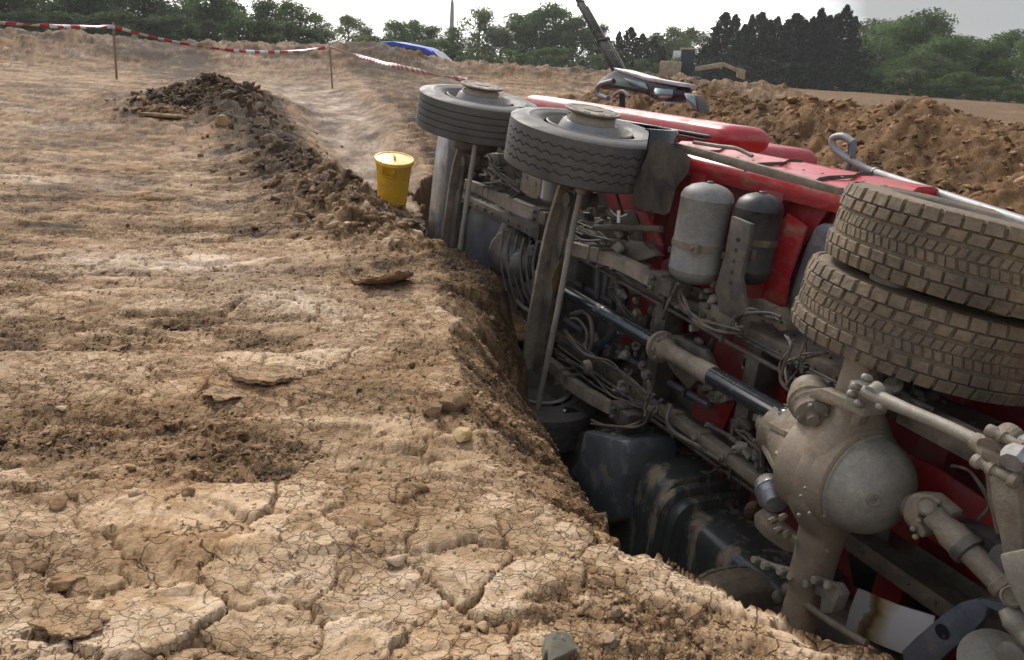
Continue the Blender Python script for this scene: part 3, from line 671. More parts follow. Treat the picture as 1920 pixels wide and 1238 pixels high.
def block_tyre(R=.535, Wd=.31):
    mb = MB(); h = Wd/2; R0 = R-.017
    prof = sidewall(-h+.004, -1, R-.010)[::-1]+[(-h+.018, R0-.002), (-.07, R0), (0, R0+.001), (.07, R0), (h-.018, R0-.002)]+sidewall(h-.004, 1, R-.010)
    lathe_y(mb, prof, 112)
    r_ = random.Random(5)
    def blk(y0, y1, a0, a1, sk, top=R, inset=.006, wave=0.0):
        # skewed block with chamfered top
        v = []
        for (rr, ins) in ((R0-.006, 0), (top-.003, .0012), (top, inset*.6)):
            for (yy, aa, sy, sa) in ((y0, a0, 1, 1), (y1, a0, -1, 1), (y1, a1, -1, -1), (y0, a1, 1, -1)):
                ya = yy+sy*ins; an = aa+sa*ins/R+sk*(yy-(y0+y1)/2)/R
                # shoulder drop
                rd = rr-(.010 if abs(yy) > h-.02 else 0)
                v.append((rd*math.cos(an), ya, rd*math.sin(an)))
        f = [(8, 9, 10, 11)]
        for l in (0, 4):
            for q in range(4): f.append((l+q, l+(q+1) % 4, l+4+(q+1) % 4, l+4+q))
        mb.add(v, f)
    n = 46; st = 2*math.pi/n
    for k in range(n):
        for s in (-1, 1):
            j = r_.uniform(-.003, .002); ja = r_.uniform(-.05, .05)*st; jb = r_.uniform(-.05, .05)*st
            o_ = (0 if s > 0 else .35)*st
            y0, y1 = sorted((s*(h+.001), s*(h-.050))); blk(y0, y1, k*st+o_+.05*st+ja, (k+1)*st+o_-.09*st+jb, .08*s, R+j)
            o_ += .5*st
            y0, y1 = sorted((s*(h-.054), s*(h-.098))); blk(y0, y1, k*st+o_+.04*st-jb, (k+1)*st+o_-.10*st+ja, -.14*s, R+j)
    n2 = 92; st = 2*math.pi/n2
    for k in range(n2):
        blk(-.042, -.002, k*st+.03*st, (k+1)*st-.10*st+r_.uniform(-.1, .08)*st, .30, R-.006+r_.uniform(-.004, .002), .004)
        blk(.002, .042, k*st+.45*st, (k+1)*st+.32*st+r_.uniform(-.1, .08)*st, -.22, R-.006+r_.uniform(-.004, .002), .004)
    return mb
_tcache = {}
def tyre(kind, parent, y, name='tyre', rot=0.):
    if kind not in _tcache:
        mb = block_tyre() if kind == 'block' else rib_tyre(kind == 'zig')
        o = mb.build('tyre', M['rubber_mud'] if kind == 'block' else M['rubber'], parent, smooth=True)
        _tcache[kind] = o
    else:
        o = _tcache[kind].copy(); COL.objects.link(o); o.parent = parent
    o.location = (0, y, 0); o.rotation_euler = (0, rot, 0); return o
STEER = rad(8.5)
def wheel_front(x, side, kind, rot):
    s = side; yc = s*1.02
    mb = MB()
    # rim: bead seat, deep dish, then disc bulging outward
    o_ = yc+s*.15
    prof = [(o_-s*.020, .290), (o_-s*.002, .300), (o_+s*.006, .292), (o_-s*.01, .280), (o_-s*.05, .262), (o_-s*.10, .255), (o_-s*.13, .25)]
    P = [(p[0], p[1]) for p in prof]+[(yc-s*.15, .262), (yc-s*.152, .30)]
    lathe_y(mb, P, 64)
    # disc cone
    lathe_y(mb, [(o_-s*.10, .255), (o_-s*.075, .235), (o_-s*.03, .215), (o_+s*.025, .190), (o_+s*.035, .175), (o_+s*.036, .01)], 64)
    for k in range(8):                      # hand holes as dark recessed pads
        q = k*math.pi/4+.2; c = (.226*math.cos(q), o_-s*.045, .226*math.sin(q))
        mb.lathe(c, (math.cos(q)*.55, s*.83, math.sin(q)*.55), [(-.004, .026), (.004, .026), (.005, .020), (-.003, .018)], 12)
    wh = mb.build('wheel', M['rim'], T, smooth=True); wh.location = (x+.165, .07 if x > 1 else .0, 0); wh.rotation_euler = (0, rot, STEER)
    tyre(kind, wh, yc)
    hb = MB()
    hb.lathe((0, o_+s*.035, 0), (0, s, 0), [(0, .165), (.02, .165), (.045, .15), (.06, .14), (.075, .14)], 40)
    for k in range(10):
        q = k*math.pi/5; hb.bolt((.152*math.cos(q), o_+s*.04, .152*math.sin(q)), (0, s, 0), .016, .035)
    hb.build('hub', M['rustcast'], wh, smooth=True)
    pl = MB(); b_ = o_+s*.088
    pl.lathe((0, b_, 0), (0, s, 0), [(0, .17), (.012, .192), (.020, .192), (.024, .188), (.024, .07), (.030, .065), (.032, .01)], 48)
    pl.build('hub_plate', M['cream'], wh, smooth=True)
    dk = MB()
    for k in range(10):
        q = k*math.pi/5+.15; R3 = np.array([[math.cos(q), 0, -math.sin(q)], [0, 1, 0], [math.sin(q), 0, math.cos(q)]])
        dk.box((.155*math.cos(q), b_+s*.0245, .155*math.sin(q)), (.018, .004, .042), R3)
    dk.build('hub_slot', M['dark'], wh)
    return wh
wheel_front(1.9505, 1, 'rib', .35); wheel_front(0, 1, 'zig', 0)
wheel_front(1.9505, -1, 'rib', 1.2); wheel_front(0, -1, 'zig', .6)
def wheel_rear(x, s, rot):
    mb = MB()
    for yc in (s*.925, s*.575):
        lathe_y(mb, [(yc-s*.150, .300), (yc-s*.145, .280), (yc-s*.09, .23), (yc, .21), (yc+s*.09, .23), (yc+s*.145, .280), (yc+s*.152, .300)], 48)
    lathe_y(mb, [(s*.72, .25), (s*.75, .24), (s*.78, .20), (s*.79, .14), (s*.90, .13), (s*.92, .11), (s*.92, .01)], 48)
    for k in range(10):
        q = k*math.pi/5; mb.bolt((.168*math.cos(q), s*.785, .168*math.sin(q)), (0, s, 0), .017, .03)
    wh = mb.build('wheel', M['dark'], T, smooth=True); wh.location = (x, 0, .30); wh.rotation_mode = 'YXZ'; wh.rotation_euler = (.082, rot, .057)
    tyre('block', wh, s*.925, rot=.03); tyre('block', wh, s*.575, rot=.40).location.x = .05
    dr = MB(); dr.lathe((0, s*.33, 0), (0, s, 0), [(0, .19), (.01, .205), (.2, .205), (.22, .19)], 40); dr.build('brake_drum', M['frame'], wh, smooth=True)
wheel_rear(-2.5, 1, .1); wheel_rear(-3.85, 1, .4)
for x in (-2.5, -3.85):
    mb = MB(); yc = -1.15
    lathe_y(mb, [(yc-.15, .30), (yc-.09, .262), (yc+.09, .262), (yc+.15, .30)], 40); lathe_y(mb, [(yc+.02, .262), (yc+.02, .01)], 40)
    wh = mb.build('wheel', M['frame'], T, smooth=True); wh.location = (x, 0, 0); tyre('block', wh, yc, rot=.2)

# ---- helpers in traced pixels
def P_plate(name, pts, z, th, mat, bevel=.006, parent=T, off=None, smooth=True):
    mb = MB(); mb.prism(Vs(pts, z), off if off is not None else (0, 0, th)); return mb.build(name, mat, parent, smooth=smooth, bevel=bevel)
def P_tube(name, pts, z, r, mat, parent=T, sub=6, n=10):
    mb = MB(); mb.tube(Vs(pts, z), r, n, sub=sub); return mb.build(name, mat, parent, smooth=True)
def sag(a, b, s, n=8):
    a = np.array(a); b = np.array(b); return [a+(b-a)*t+np.array(s)*4*t*(1-t) for t in np.linspace(0, 1, n)]

# ---- chassis rails (C channels, webs facing outwards, lower flanges towards us)
def rail(y, s):
    mb = MB()
    x0, x1 = 3.3, -6.2
    mb.box(((x0+x1)/2, y+s*.0, .37), (x0-x1, .010, .26))
    mb.box(((x0+x1)/2, y-s*.040, .243), (x0-x1, .085, .010)); mb.box(((x0+x1)/2, y-s*.040, .497), (x0-x1, .085, .010))
    r = mb.build('chassis_rail', M['frame'], T, bevel=.002)
    b = MB()
    for k in range(46):
        xx = 2.9-k*.19+.03*math.sin(k*3.1)
        b.bolt((xx, y-s*.045, .238), (0, 0, -1), .013, .012)
        b.bolt((xx, y+s*.005, .33), (0, s, 0), .014, .014); b.bolt((xx-.05, y+s*.005, .42), (0, s, 0), .014, .014)
    b.build('bolt_row', M['frame'], r)
rail(.235, 1); rail(-.575, -1)
# outer reinforcement visible as the dusty tube beside the lower rail
mb = MB(); a = V(1245, 768, z=.17); b = V(1462, 925, z=.12); mb.beam(a, b, .062, .075); 
for t in (.12, .38, .62, .9): q = a+(b-a)*t; mb.box(q, (.05, .085, .09)); mb.bolt(q+np.array([0, 0, -.045]), (0, 0, -1), .02, .025)
mb.build('torque_rod', M['cream'], T, bevel=.006)
for x, w_ in ((2.75, .10), (1.05, .10), (-.75, .12), (-1.62, .10), (-2.2, .12), (-3.45, .14), (-4.8, .1), (-6.0, .1)):
    mb = MB(); mb.box((x, -.17, .36), (w_, .78, .16)); mb.build('cross_member', M['frame'], T, bevel=.006)

# ---- front axles: I beams with track rods
def ibeam(x, web, f1, rod, nm='front_axle'):
    mb = MB()
    pts = catmull(Vs(f1, -.10), 5)
    for i in range(len(pts)-1):
        mb.beam(pts[i], pts[i+1], .035, .10, up=(1, 0, 0))
    a = mb.build(nm, M['spring'], T, bevel=0)
    mb = MB(); w2 = catmull(Vs(web, -.07), 5)
    for i in range(len(w2)-1):
        mb.beam(w2[i], w2[i+1], .115, .03, up=(1, 0, 0))
    mb.build('axle_web', M['frame'], a)
    r = MB(); r.tube(Vs(rod, -.16), .021, 12, sub=4)
    e = Vs(rod, -.16); r.ball(e[0], .045, (1, 1.2, 1)); r.ball(e[-1], .045, (1, 1.2, 1))
    r.build('track_rod', M['cast'], a, smooth=True)
    # kingpin and knuckle
    kb = MB(); t0 = pts[0]
    kb.lathe((x, .60, .0), (0, 1, 0), [(0, .06), (.03, .085), (.12, .085), (.15, .12), (.17, .20), (.2, .205), (.34, .205), (.36, .19)], 28)
    kb.lathe((x-.02, .66, -.12), (0, 0, 1), [(0, .05), (.24, .05)], 16)
    kb.build('steering_knuckle', M['dark'], a, smooth=True)
    return a
ax2 = ibeam(0, [(1078, 345), (1062, 400), (1045, 480), (1030, 560), (1018, 640), (1008, 700)], [(1063, 338), (1048, 385), (1030, 450), (1012, 540), (998, 620), (990, 690)], [(1091, 352), (1072, 440), (1052, 550), (1030, 660), (1005, 782)])
ax1 = ibeam(1.95, [(882, 262), (868, 320), (856, 390), (846, 470), (838, 560)], [(872, 262), (856, 320), (845, 390), (834, 470), (826, 560)], [(893, 262), (882, 330), (872, 400), (862, 470), (850, 580)])
# mud stuck in the axle channel
mb = MB(); mb.tube(Vs([(1058, 480), (1050, 510), (1046, 530), (1040, 560)], -.12), [.01, .045, .05, .012], 8, sub=3); mb.build('mud_clump', M['soil2'], ax2, smooth=True)

# ---- leaf springs, each leaf its own piece of the stack
def leafspring(pts, z, n=3, th=.020, w=.09, mat='spring'):
    root = None
    base = catmull(Vs(pts, z), 6)
    for k in range(n):
        m_ = MB(); cut = k*2; q = base[cut:len(base)-cut] if cut else base
        for i in range(len(q)-1):
            o_ = np.array([0, 0, k*(th+.002)])
            m_.beam(q[i]+o_, q[i+1]+o_, w, th, up=(0, 1, 0))
        o = m_.build('leaf_spring' if root is None else 'leaf', M[mat], T if root is None else root)
        root = root or o
    c = MB(); e = base[-1]
    c.box(e+np.array([-.05, 0, .04]), (.13, .13, .12)); c.box(e+np.array([-.16, .0, .06]), (.10, .10, .16))
    for s in (-1, 1): c.bolt(e+np.array([-.05, s*.03, -.02]), (0, 0, -1), .017, .03)
    c.build('spring_hanger', M['dark'], root, bevel=.008)
    u = MB(); q = base[len(base)//2-2]
    for dx in (-.06, .06):
        u.tube([q+np.array([dx, -.06, .12]), q+np.array([dx, -.06, -.04]), q+np.array([dx, .06, -.04]), q+np.array([dx, .06, .12])], .011, 8)
    u.build('u_bolt', M['frame'], root, smooth=True)
    return root
leafspring([(1040, 455), (1085, 470), (1140, 486), (1190, 508), (1222, 526)], .06)
leafspring([(1000, 665), (1035, 690), (1070, 722), (1110, 748), (1150, 768)], .10)
leafspring([(845, 338), (892, 352), (930, 372), (975, 394), (1003, 402)], .10)

# ---- drive shaft
mb = MB(); a = V(1060, 545, z=.12); j = V(1243, 652, z=.06)
d = (j-a)/np.linalg.norm(j-a); L1 = np.linalg.norm(j-a)
mb.lathe(a-d*.5, d, [(0, .052), (.5+L1*.46, .052), (.5+L1*.46, .056), (.5+L1*.47, .056), (.5+L1*.48, .052), (.5+L1-.09, .052)], 28)
ds = mb.build('drive_shaft', M['blackgl'], T, smooth=True)
b = V(1492, 795, z=.0); d2 = (b-j)/np.linalg.norm(b-j); L2 = np.linalg.norm(b-j)
mb = MB()
mb.lathe(j-d*.10, d, [(0, .05), (.02, .064), (.05, .066), (.06, .095), (.075, .10), (.09, .10), (.095, .075), (.12, .07)], 26)
mb.lathe(j+d2*.03, d2, [(0, .07), (.03, .066), (.05, .052), (L2*.23, .052), (L2*.28, .058), (L2*.40, .060), (L2*.41, .055)], 26)
for k in range(8):
    q = k*math.pi/4; mb.bolt(j+np.array([-.02, .08*math.cos(q), .08*math.sin(q)]), -d, .012, .02)
mb.ball(j+d*.03, .07, (1, 1, 1)); 
mb.build('centre_joint', M['cream'], ds, smooth=True)
mb = MB(); mb.lathe(j+d2*(L2*.40), d2, [(0, .054), (L2*.52, .054), (L2*.53, .06), (L2*.56, .06)], 28); mb.build('rear_shaft_tube', M['blackgl'], ds, smooth=True)
mb = MB(); mb.lathe(j+d2*(L2*.94), d2, [(0, .05), (.02, .064), (.07, .066), (.075, .085), (.10, .085)], 24); mb.box(j+d2*(L2*1.02), (.07, .11, .06)); mb.build('shaft_yoke', M['cream'], ds, smooth=True)
# hanger bracket of the centre bearing
P_plate('bearing_bracket', [(1225, 640), (1262, 628), (1320, 655), (1335, 690), (1290, 730), (1262, 700)], .16, .05, M['frame'])

# ---- air tanks
def airtank(c, r, L, mat, tag_):
    mb = MB(); h = L/2
    pr = [(-h, .01), (-h+.004, r*.35), (-h+.018, r*.65), (-h+.045, r*.90), (-h+.075, r*.995), (-h+.085, r), (-h+.088, r*1.012), (-h+.094, r*1.012), (-h+.097, r), (h-.097, r), (h-.094, r*1.012), (h-.088, r*1.012), (h-.085, r), (h-.075, r*.995), (h-.045, r*.90), (h-.018, r*.65), (h-.004, r*.35), (h, .01)]
    mb.lathe(c, (0, 1, 0), pr, 44)
    t = mb.build('air_tank', M[mat], T, smooth=True); t['label'] = tag_
    st = MB()
    for dy in (-.06, .0):
        if mat == 'darktank' and dy: continue
        st.lathe(np.array(c)+(0, dy, 0), (0, 1, 0), [(-.018, r+.001), (-.018, r+.007), (.018, r+.007), (.018, r+.001)], 44, caps=False)
        break
    st.box(np.array(c)+(-r*.72, -.06, -r*.75), (.07, .05, .03)); st.bolt(np.array(c)+(-r*.72, -.06, -r*.8), (0, 0, -1), .012, .03)
    st.build('tank_strap', M['cream' if mat == 'greytank' else 'frame'], t, smooth=True)
    pl = MB(); pl.bolt(np.array(c)+(r*.72, -.12, -r*.70), (.6, 0, -.8), .02, .02); pl.bolt(np.array(c)+(0, h-.01, 0), (0, 1, 0), .022, .02); pl.bolt(np.array(c)+(.03, -h+.01, -.02), (0, -1, 0), .02, .03)
    pl.build('tank_plug', M['dark'], t)
    return t
airtank((-1.09, .655, .20), .152, .60, 'greytank', 'grey dusty air tank nearer the front axle'); airtank((-1.37, .69, .34), .132, .52, 'darktank', 'dark wet air tank behind the grey one')
mb = MB(); bp_ = Vs([(1372, 405), (1408, 420), (1400, 470), (1388, 520), (1395, 560), (1400, 585), (1378, 600), (1348, 585), (1340, 540), (1358, 480)], .14)
mb.prism(bp_, (0, 0, .03)); tb = mb.build('tank_bracket', M['dark'], T, bevel=.004)
mb = MB()
for q in ((1384, 450), (1380, 470), (1376, 490), (1372, 510), (1370, 530)): mb.lathe(V(*q, z=.139), (0, 0, -1), [(0, .012), (.003, .012), (.003, .008)], 12)
mb.build('bracket_hole', M['blackgl'], tb)

# ---- mudflap and mudguards
P_plate('mudflap', [(1229, 262), (1262, 270), (1296, 296), (1290, 325), (1268, 352), (1256, 398), (1246, 404), (1196, 390), (1188, 378), (1192, 352), (1208, 312)], .02, .02, M['dark'], .004, off=(.02, 0, 0))
def guard(x, a0, a1, R=.60, y0=.86, y1=1.20):
    mb = MB(); n = 28; v = []
    for k in range(n+1):
        q = a0+(a1-a0)*k/n
        for (yy, rr) in ((y0, R), (y1-.02, R), (y1, R-.012), (y1, R-.05), (y1-.008, R-.05), (y1-.012, R-.02), (y1-.03, R-.012), (y0, R-.012)):
            v.append((x+rr*math.cos(q), yy, rr*math.sin(q)))
    f = []
    for k in range(n):
        for i in range(8): f.append((k*8+i, k*8+(i+1) % 8, (k+1)*8+(i+1) % 8, (k+1)*8+i))
    mb.add(v, f); return mb.build('mudguard', M['black'], T, smooth=True)
guard(0, rad(12), rad(172)); guard(1.95, rad(8), rad(165))
mb = MB(); mb.beam((1.0, 1.19, .42), (.42, 1.16, .72), .03, .10); mb.beam((1.25, 1.2, .5), (-.3, 1.17, .78), .03, .07); mb.build('step_trim', M['black'], T, bevel=.01)

# ---- cab
def rbox(name, lo, hi, mat, r=.08, seg=4, parent=T):
    mb = MB(); c = (np.array(lo)+np.array(hi))/2; mb.box(c, np.array(hi)-np.array(lo))
    return mb.build(name, mat, parent, smooth=True, bevel=r, seg=seg)
cab = rbox('cab', (.95, -1.16, 1.0), (3.75, 1.08, 3.3), M['red'], .14, 5)
# bulging side skirt under the door: the long red roll that shows above the wheels
mb = MB()
for i, (a, b) in enumerate([((3.3, 1.185, 1.36), (-.03, 1.155, 1.42))]):
    a = np.array(a); b = np.array(b); dd = b-a; n = 60; v = []; f = []
    for k in range(n+1):
        t = k/n; t = t**.45; e_ = 1.0 if t < .96 else math.sqrt(max(0, 1-((t-.96)/.04)**2))*.9+.1
        for q in range(20):
            an = 2*math.pi*q/20; ce = math.copysign(abs(math.cos(an))**.55, math.cos(an)); se = math.copysign(abs(math.sin(an))**.6, math.sin(an))
            v.append(a+dd*t+np.array([0, .105*se*e_, .24*ce*(.6+.4*e_)]))
    for k in range(n):
        for q in range(20): f.append((k*20+q, k*20+(q+1) % 20, (k+1)*20+(q+1) % 20, (k+1)*20+q))
    f.append(tuple(range(20))[::-1]); f.append(tuple(n*20+q for q in range(20))); mb.add(v, f)
mb.build('side_skirt', M['red'], cab, smooth=True)
mb = MB(); mb.beam((3.3, 1.16, 1.115), (.2, 1.13, 1.17), .012, .02); mb.beam((3.3, 1.09, 1.03), (.0, 1.03, 1.06), .03, .06); mb.build('door_seam', M['dark'], cab)
mb = MB(); mb.box((3.80, 0, 1.55), (.10, 2.3, .85)); mb.box((3.87, 0, .95), (.05, 2.0, .08)); 
mb.build('grille', M['black'], cab, bevel=.02)
mb = MB(); mb.box((3.77, 0, 2.5), (.03, 2.0, .8)); mb.build('windscreen', M['glass'], cab, bevel=.01)
mb = MB(); mb.box((2.6, 1.09, 2.45), (1.1, .03, .7)); mb.build('side_window', M['glass'], cab, bevel=.01)
# bumper seen edge-on at the far left
P_plate('bumper', [(823, 236), (842, 240), (838, 300), (832, 370), (822, 500), (812, 640), (776, 640), (797, 470), (806, 380), (814, 300)], .18, .26, M['alu'], .012)
P_plate('bumper_backing', [(842, 240), (870, 246), (856, 330), (840, 400), (826, 640), (806, 640), (822, 470), (834, 330)], .30, .20, M['dark'], .01)
rbox('front_underrun', (3.25, -1.1, .35), (3.7, 1.05, 1.0), M['dark'], .05, 2)
# mirrors
mb = MB(); z0 = 2.2
mir = P_plate('mirror', [(1117, 158), (1128, 146), (1152, 130), (1165, 131), (1214, 148), (1268, 162), (1268, 180), (1256, 190), (1234, 193), (1208, 178), (1160, 168), (1128, 168)], z0, .22, M['black'], .03)
P_plate('mirror_rim', [(1150, 127), (1214, 145), (1271, 155), (1271, 162), (1212, 152), (1152, 132)], z0-.03, .25, M['alu'], .006, parent=mir)
P_plate('mirror_glass', [(1228, 165), (1262, 168), (1260, 182), (1246, 189), (1232, 186), (1224, 176)], z0-.012, .01, M['glass'], .002, parent=mir)
P_plate('mirror_glass', [(1170, 146), (1210, 156), (1216, 168), (1180, 160)], z0-.012, .01, M['glass'], .002, parent=mir)
P_tube('mirror_arm', [(1140, 185), (1122, 178), (1120, 166), (1128, 158), (1150, 152)], z0, .03, M['steelgrey'], mir)
P_tube('mirror_arm', [(1150, 180), (1162, 172), (1170, 172), (1180, 182)], z0-.05, .018, M['steelgrey'], mir)
m2 = P_plate('kerb_mirror', [(1282, 174), (1304, 178), (1312, 196), (1316, 212), (1294, 207), (1288, 192)], 1.75, .10, M['dark'], .012)
P_plate('mirror_glass', [(1283, 176), (1302, 180), (1306, 206), (1294, 204)], 1.735, .012, M['glass'], .002, parent=m2)
P_tube('mirror_arm', [(1305, 212), (1300, 230), (1290, 240)], 1.8, .012, M['dark'], m2)

# ---- body: guard rail, side panel, floor, barrel
P_plate('cream_side_rail', [(1241, 263), (1300, 276), (1400, 303), (1572, 352), (1570, 366), (1400, 321), (1300, 292), (1241, 275)], .40, .045, M['cream'], .003)
mb = MB(); a = Vs([(1290, 275), (1400, 300), (1440, 312)], .47)
mb.tube([p+np.array([0, .01, 0]) for p in Vs([(1300, 270), (1345, 277), (1380, 282), (1410, 296)], .47)], .012, 6, sub=4); mb.build('guard_strap', M['cream'], T, smooth=True)
def skirt2():
    mb = MB(); x0, x1 = .05, -1.93; n = 30; v = []; f = []
    prof = [(.50, .93), (.49, .97), (.50, 1.03), (.53, 1.06), (.60, 1.075), (.75, 1.08), (.80, 1.09), (.83, 1.11), (.95, 1.115), (1.0, 1.10), (1.01, 1.06), (.98, 1.05), (.80, 1.04), (.6, 1.0)]
    m_ = len(prof)
    for k in range(n+1):
        x = x0+(x1-x0)*k/n
        for (z, y) in prof: v.append((x, y-.012*(x0-x)*.6, z))
    for k in range(n):
        for q in range(m_): f.append((k*m_+q, k*m_+(q+1) % m_, (k+1)*m_+(q+1) % m_, (k+1)*m_+q))
    f.append(tuple(range(m_))[::-1]); f.append(tuple(n*m_+q for q in range(m_)))
    mb.add(v, f); return mb.build('body_side_panel', M['red'], T, smooth=True)
bsp = skirt2()
for x in (-.42, -1.02, -1.55):
    mb = MB(); mb.prism([(x, y_, z_) for (z_, y_) in ((.496, 1.0), (.505, 1.045), (.54, 1.072), (.62, 1.086), (.80, 1.10), (.84, 1.12), (.95, 1.122), (.95, 1.10), (.8, 1.08), (.6, 1.06), (.52, 1.02))], (.005, 0, 0)); mb.build('panel_seam', M['dark'], bsp)
for k in range(14):
    mb = MB(); mb.bolt((-.02-.14*k, 1.081, .70), (0, 1, -.1), .009, .006); mb.build('panel_rivet', M['rim'], bsp)
mb = MB(); mb.box((-.72, -.06, .66), (2.2, 2.12, .05)); mb.box((-4.02, -.40, .662), (4.4, 1.46, .05)); fl = mb.build('body_floor', M['redunder'], T, bevel=.004)
# ribs and boxes under the floor
def rib(x, y0, y1, w=.10, z0=.50, z1=.64, nm='floor_rib', mat='redunder'):
    mb = MB(); mb.box((x, (y0+y1)/2, (z0+z1)/2), (w, y1-y0, z1-z0)); mb.box((x, (y0+y1)/2, z0-.004), (w+.05, y1-y0, .008)); return mb.build(nm, M[mat], T, bevel=.006)
for x in (-.15, -.62, -1.3): rib(x, -1.05, .96)
for x in (-1.95, -2.6, -3.3, -4.0, -4.7, -5.4): rib(x, -1.05, .32)
P_plate('red_side_plate', [(1290, 300), (1400, 330), (1560, 384), (1520, 440), (1440, 560), (1395, 545), (1420, 470), (1440, 400), (1360, 370), (1280, 350)], .57, .02, M['redunder'])
P_plate('red_wing_plate', [(1420, 535), (1452, 430), (1476, 400), (1512, 425), (1478, 520), (1470, 580), (1400, 560)], .50, .02, M['red'], .003)
P_plate('red_gusset', [(1200, 560), (1222, 500), (1262, 480), (1290, 530), (1240, 600), (1200, 640)], .50, .03, M['redunder'])
P_plate('red_gusset', [(1340, 640), (1420, 655), (1375, 760), (1345, 830), (1290, 790)], .46, .03, M['redunder'])
P_plate('red_gusset', [(1440, 690), (1480, 700), (1470, 760), (1400, 740)], .5, .03, M['redunder'])
P_plate('red_gusset', [(1150, 480), (1210, 470), (1215, 400), (1180, 330), (1120, 420)], .60, .03, M['redunder'])
P_plate('red_sill', [(1020, 700), (1060, 735), (1110, 790), (1060, 800), (1015, 740)], .5, .03, M['redunder'])
P_plate('red_panel', [(1700, 850), (1760, 880), (1880, 960), (1900, 1060), (1850, 1080), (1740, 1010), (1700, 960)], .32, .02, M['redunder'])
mb = MB(); mb.lathe((.4, -.15, 1.72), (-1, 0, 0), [(0, .02), (.06, .55), (.18, .82), (.35, .93), (5.6, .93), (5.9, .75), (6.0, .02)], 56); mb.build('tank_barrel', M['red'], T, smooth=True)
# pale guard behind the twin tyres
P_plate('wheel_guard', [(1541, 418), (1527, 424), (1512, 455), (1490, 520), (1468, 590), (1462, 622), (1472, 660), (1500, 690), (1560, 700), (1600, 560), (1585, 420)], .56, .05, M['alu'], .02)
mb = MB(); mb.bolt(V(1483, 560, z=.55), (0, 0, -1), .012, .01); mb.bolt(V(1473, 620, z=.55), (0, 0, -1), .012, .01); mb.build('guard_bolt', M['dark'], T)

# ---- hand rail on the far side
rl = MB(); pts = Vs([(1600, 268), (1580, 256), (1561, 261), (1566, 280), (1590, 298), (1622, 316), (1640, 323)], 1.35)
rl.tube(pts, .024, 12, sub=6); e0 = pts[-1]
e1 = V(1900, 409, z=.72); e2 = e1+(e1-e0)*.6
rl.tube([e0, e1, e2], .023, 12)
rl.tube([e0-(e1-e0)*.02, e0+(e1-e0)*.012], .028, 12)
hr = rl.build('hand_rail', M['whitegrey'], T, smooth=True)
rl = MB(); rl.tube([pts[0], V(1598, 300, z=1.35), V(1582, 330, z=1.35), V(1566, 380, z=1.35)], .02, 8); rl.tube([V(1596, 268, z=1.35), V(1596, 300, z=1.4)], .02, 8); rl.build('rail_post', M['steelgrey'], hr, smooth=True)

# ---- battery box and ribbed side tank on the ground side
def rrprism(mb, x0, x1, y0, y1, z0, z1, r, n=6):
    """box along x with rounded corners in the y/z section"""
    pr = []
    for (cy, cz, a0) in ((y1-r, z1-r, 0), (y0+r, z1-r, 90), (y0+r, z0+r, 180), (y1-r, z0+r, 270)):
        for k in range(n+1):
            a = rad(a0+90*k/n); pr.append((cy+r*math.cos(a), cz+r*math.sin(a)))
    m_ = len(pr); v = [(x0, a, b) for a, b in pr]+[(x1, a, b) for a, b in pr]
    f = [tuple(range(m_)), tuple(range(m_, 2*m_))[::-1]]+[(i, m_+i, m_+(i+1) % m_, (i+1) % m_) for i in range(m_)]
    mb.add(v, f)
mb = MB()
rrprism(mb, -.74, -.80, -1.72, -.75, -.03, .90, .20)
rrprism(mb, -.80, -1.36, -1.68, -.83, .05, .88, .16)
rrprism(mb, -1.36, -1.42, -1.70, -.86, .0, .90, .19)
rrprism(mb, -1.42, -1.50, -1.66, -.91, .06, .86, .15)
rrprism(mb, -1.50, -2.28, -1.62, -.97, .13, .84, .12)
tk = mb.build('side_tank', M['tankblack'], T, smooth=True, bevel=.012)
mb = MB()
for k, px in enumerate((1372, 1392, 1412, 1430)):
    a = V(px, 935+4*k, z=.03); mb.beam(a, a+np.array([0, -.16, 0]), .008, .018)
mb.build('tank_slot', M['blackgl'], tk)
P_plate('battery_box', [(1094, 808), (1172, 828), (1178, 850), (1160, 976), (1146, 984), (1112, 976), (1092, 930), (1082, 905), (1066, 898), (1070, 878), (1082, 862)], -.04, .40, M['batt'], .025)
P_plate('battery_cover', [(1050, 812), (1082, 806), (1094, 812), (1080, 870), (1068, 905), (1052, 880), (1042, 850)], .16, .3, M['dark'], .02)
mb = MB(); mb.lathe(V(1030, 772, z=.08), V(1085, 792, z=.08)-V(1030, 772, z=.08), [(0, .07), (.02, .085), (.06, .09), (.07, .082), (.09, .09), (.12, .082), (.14, .09), (.18, .085), (.34, .085)], 28)
mb.build('air_intake_hose', M['black'], T, smooth=True)

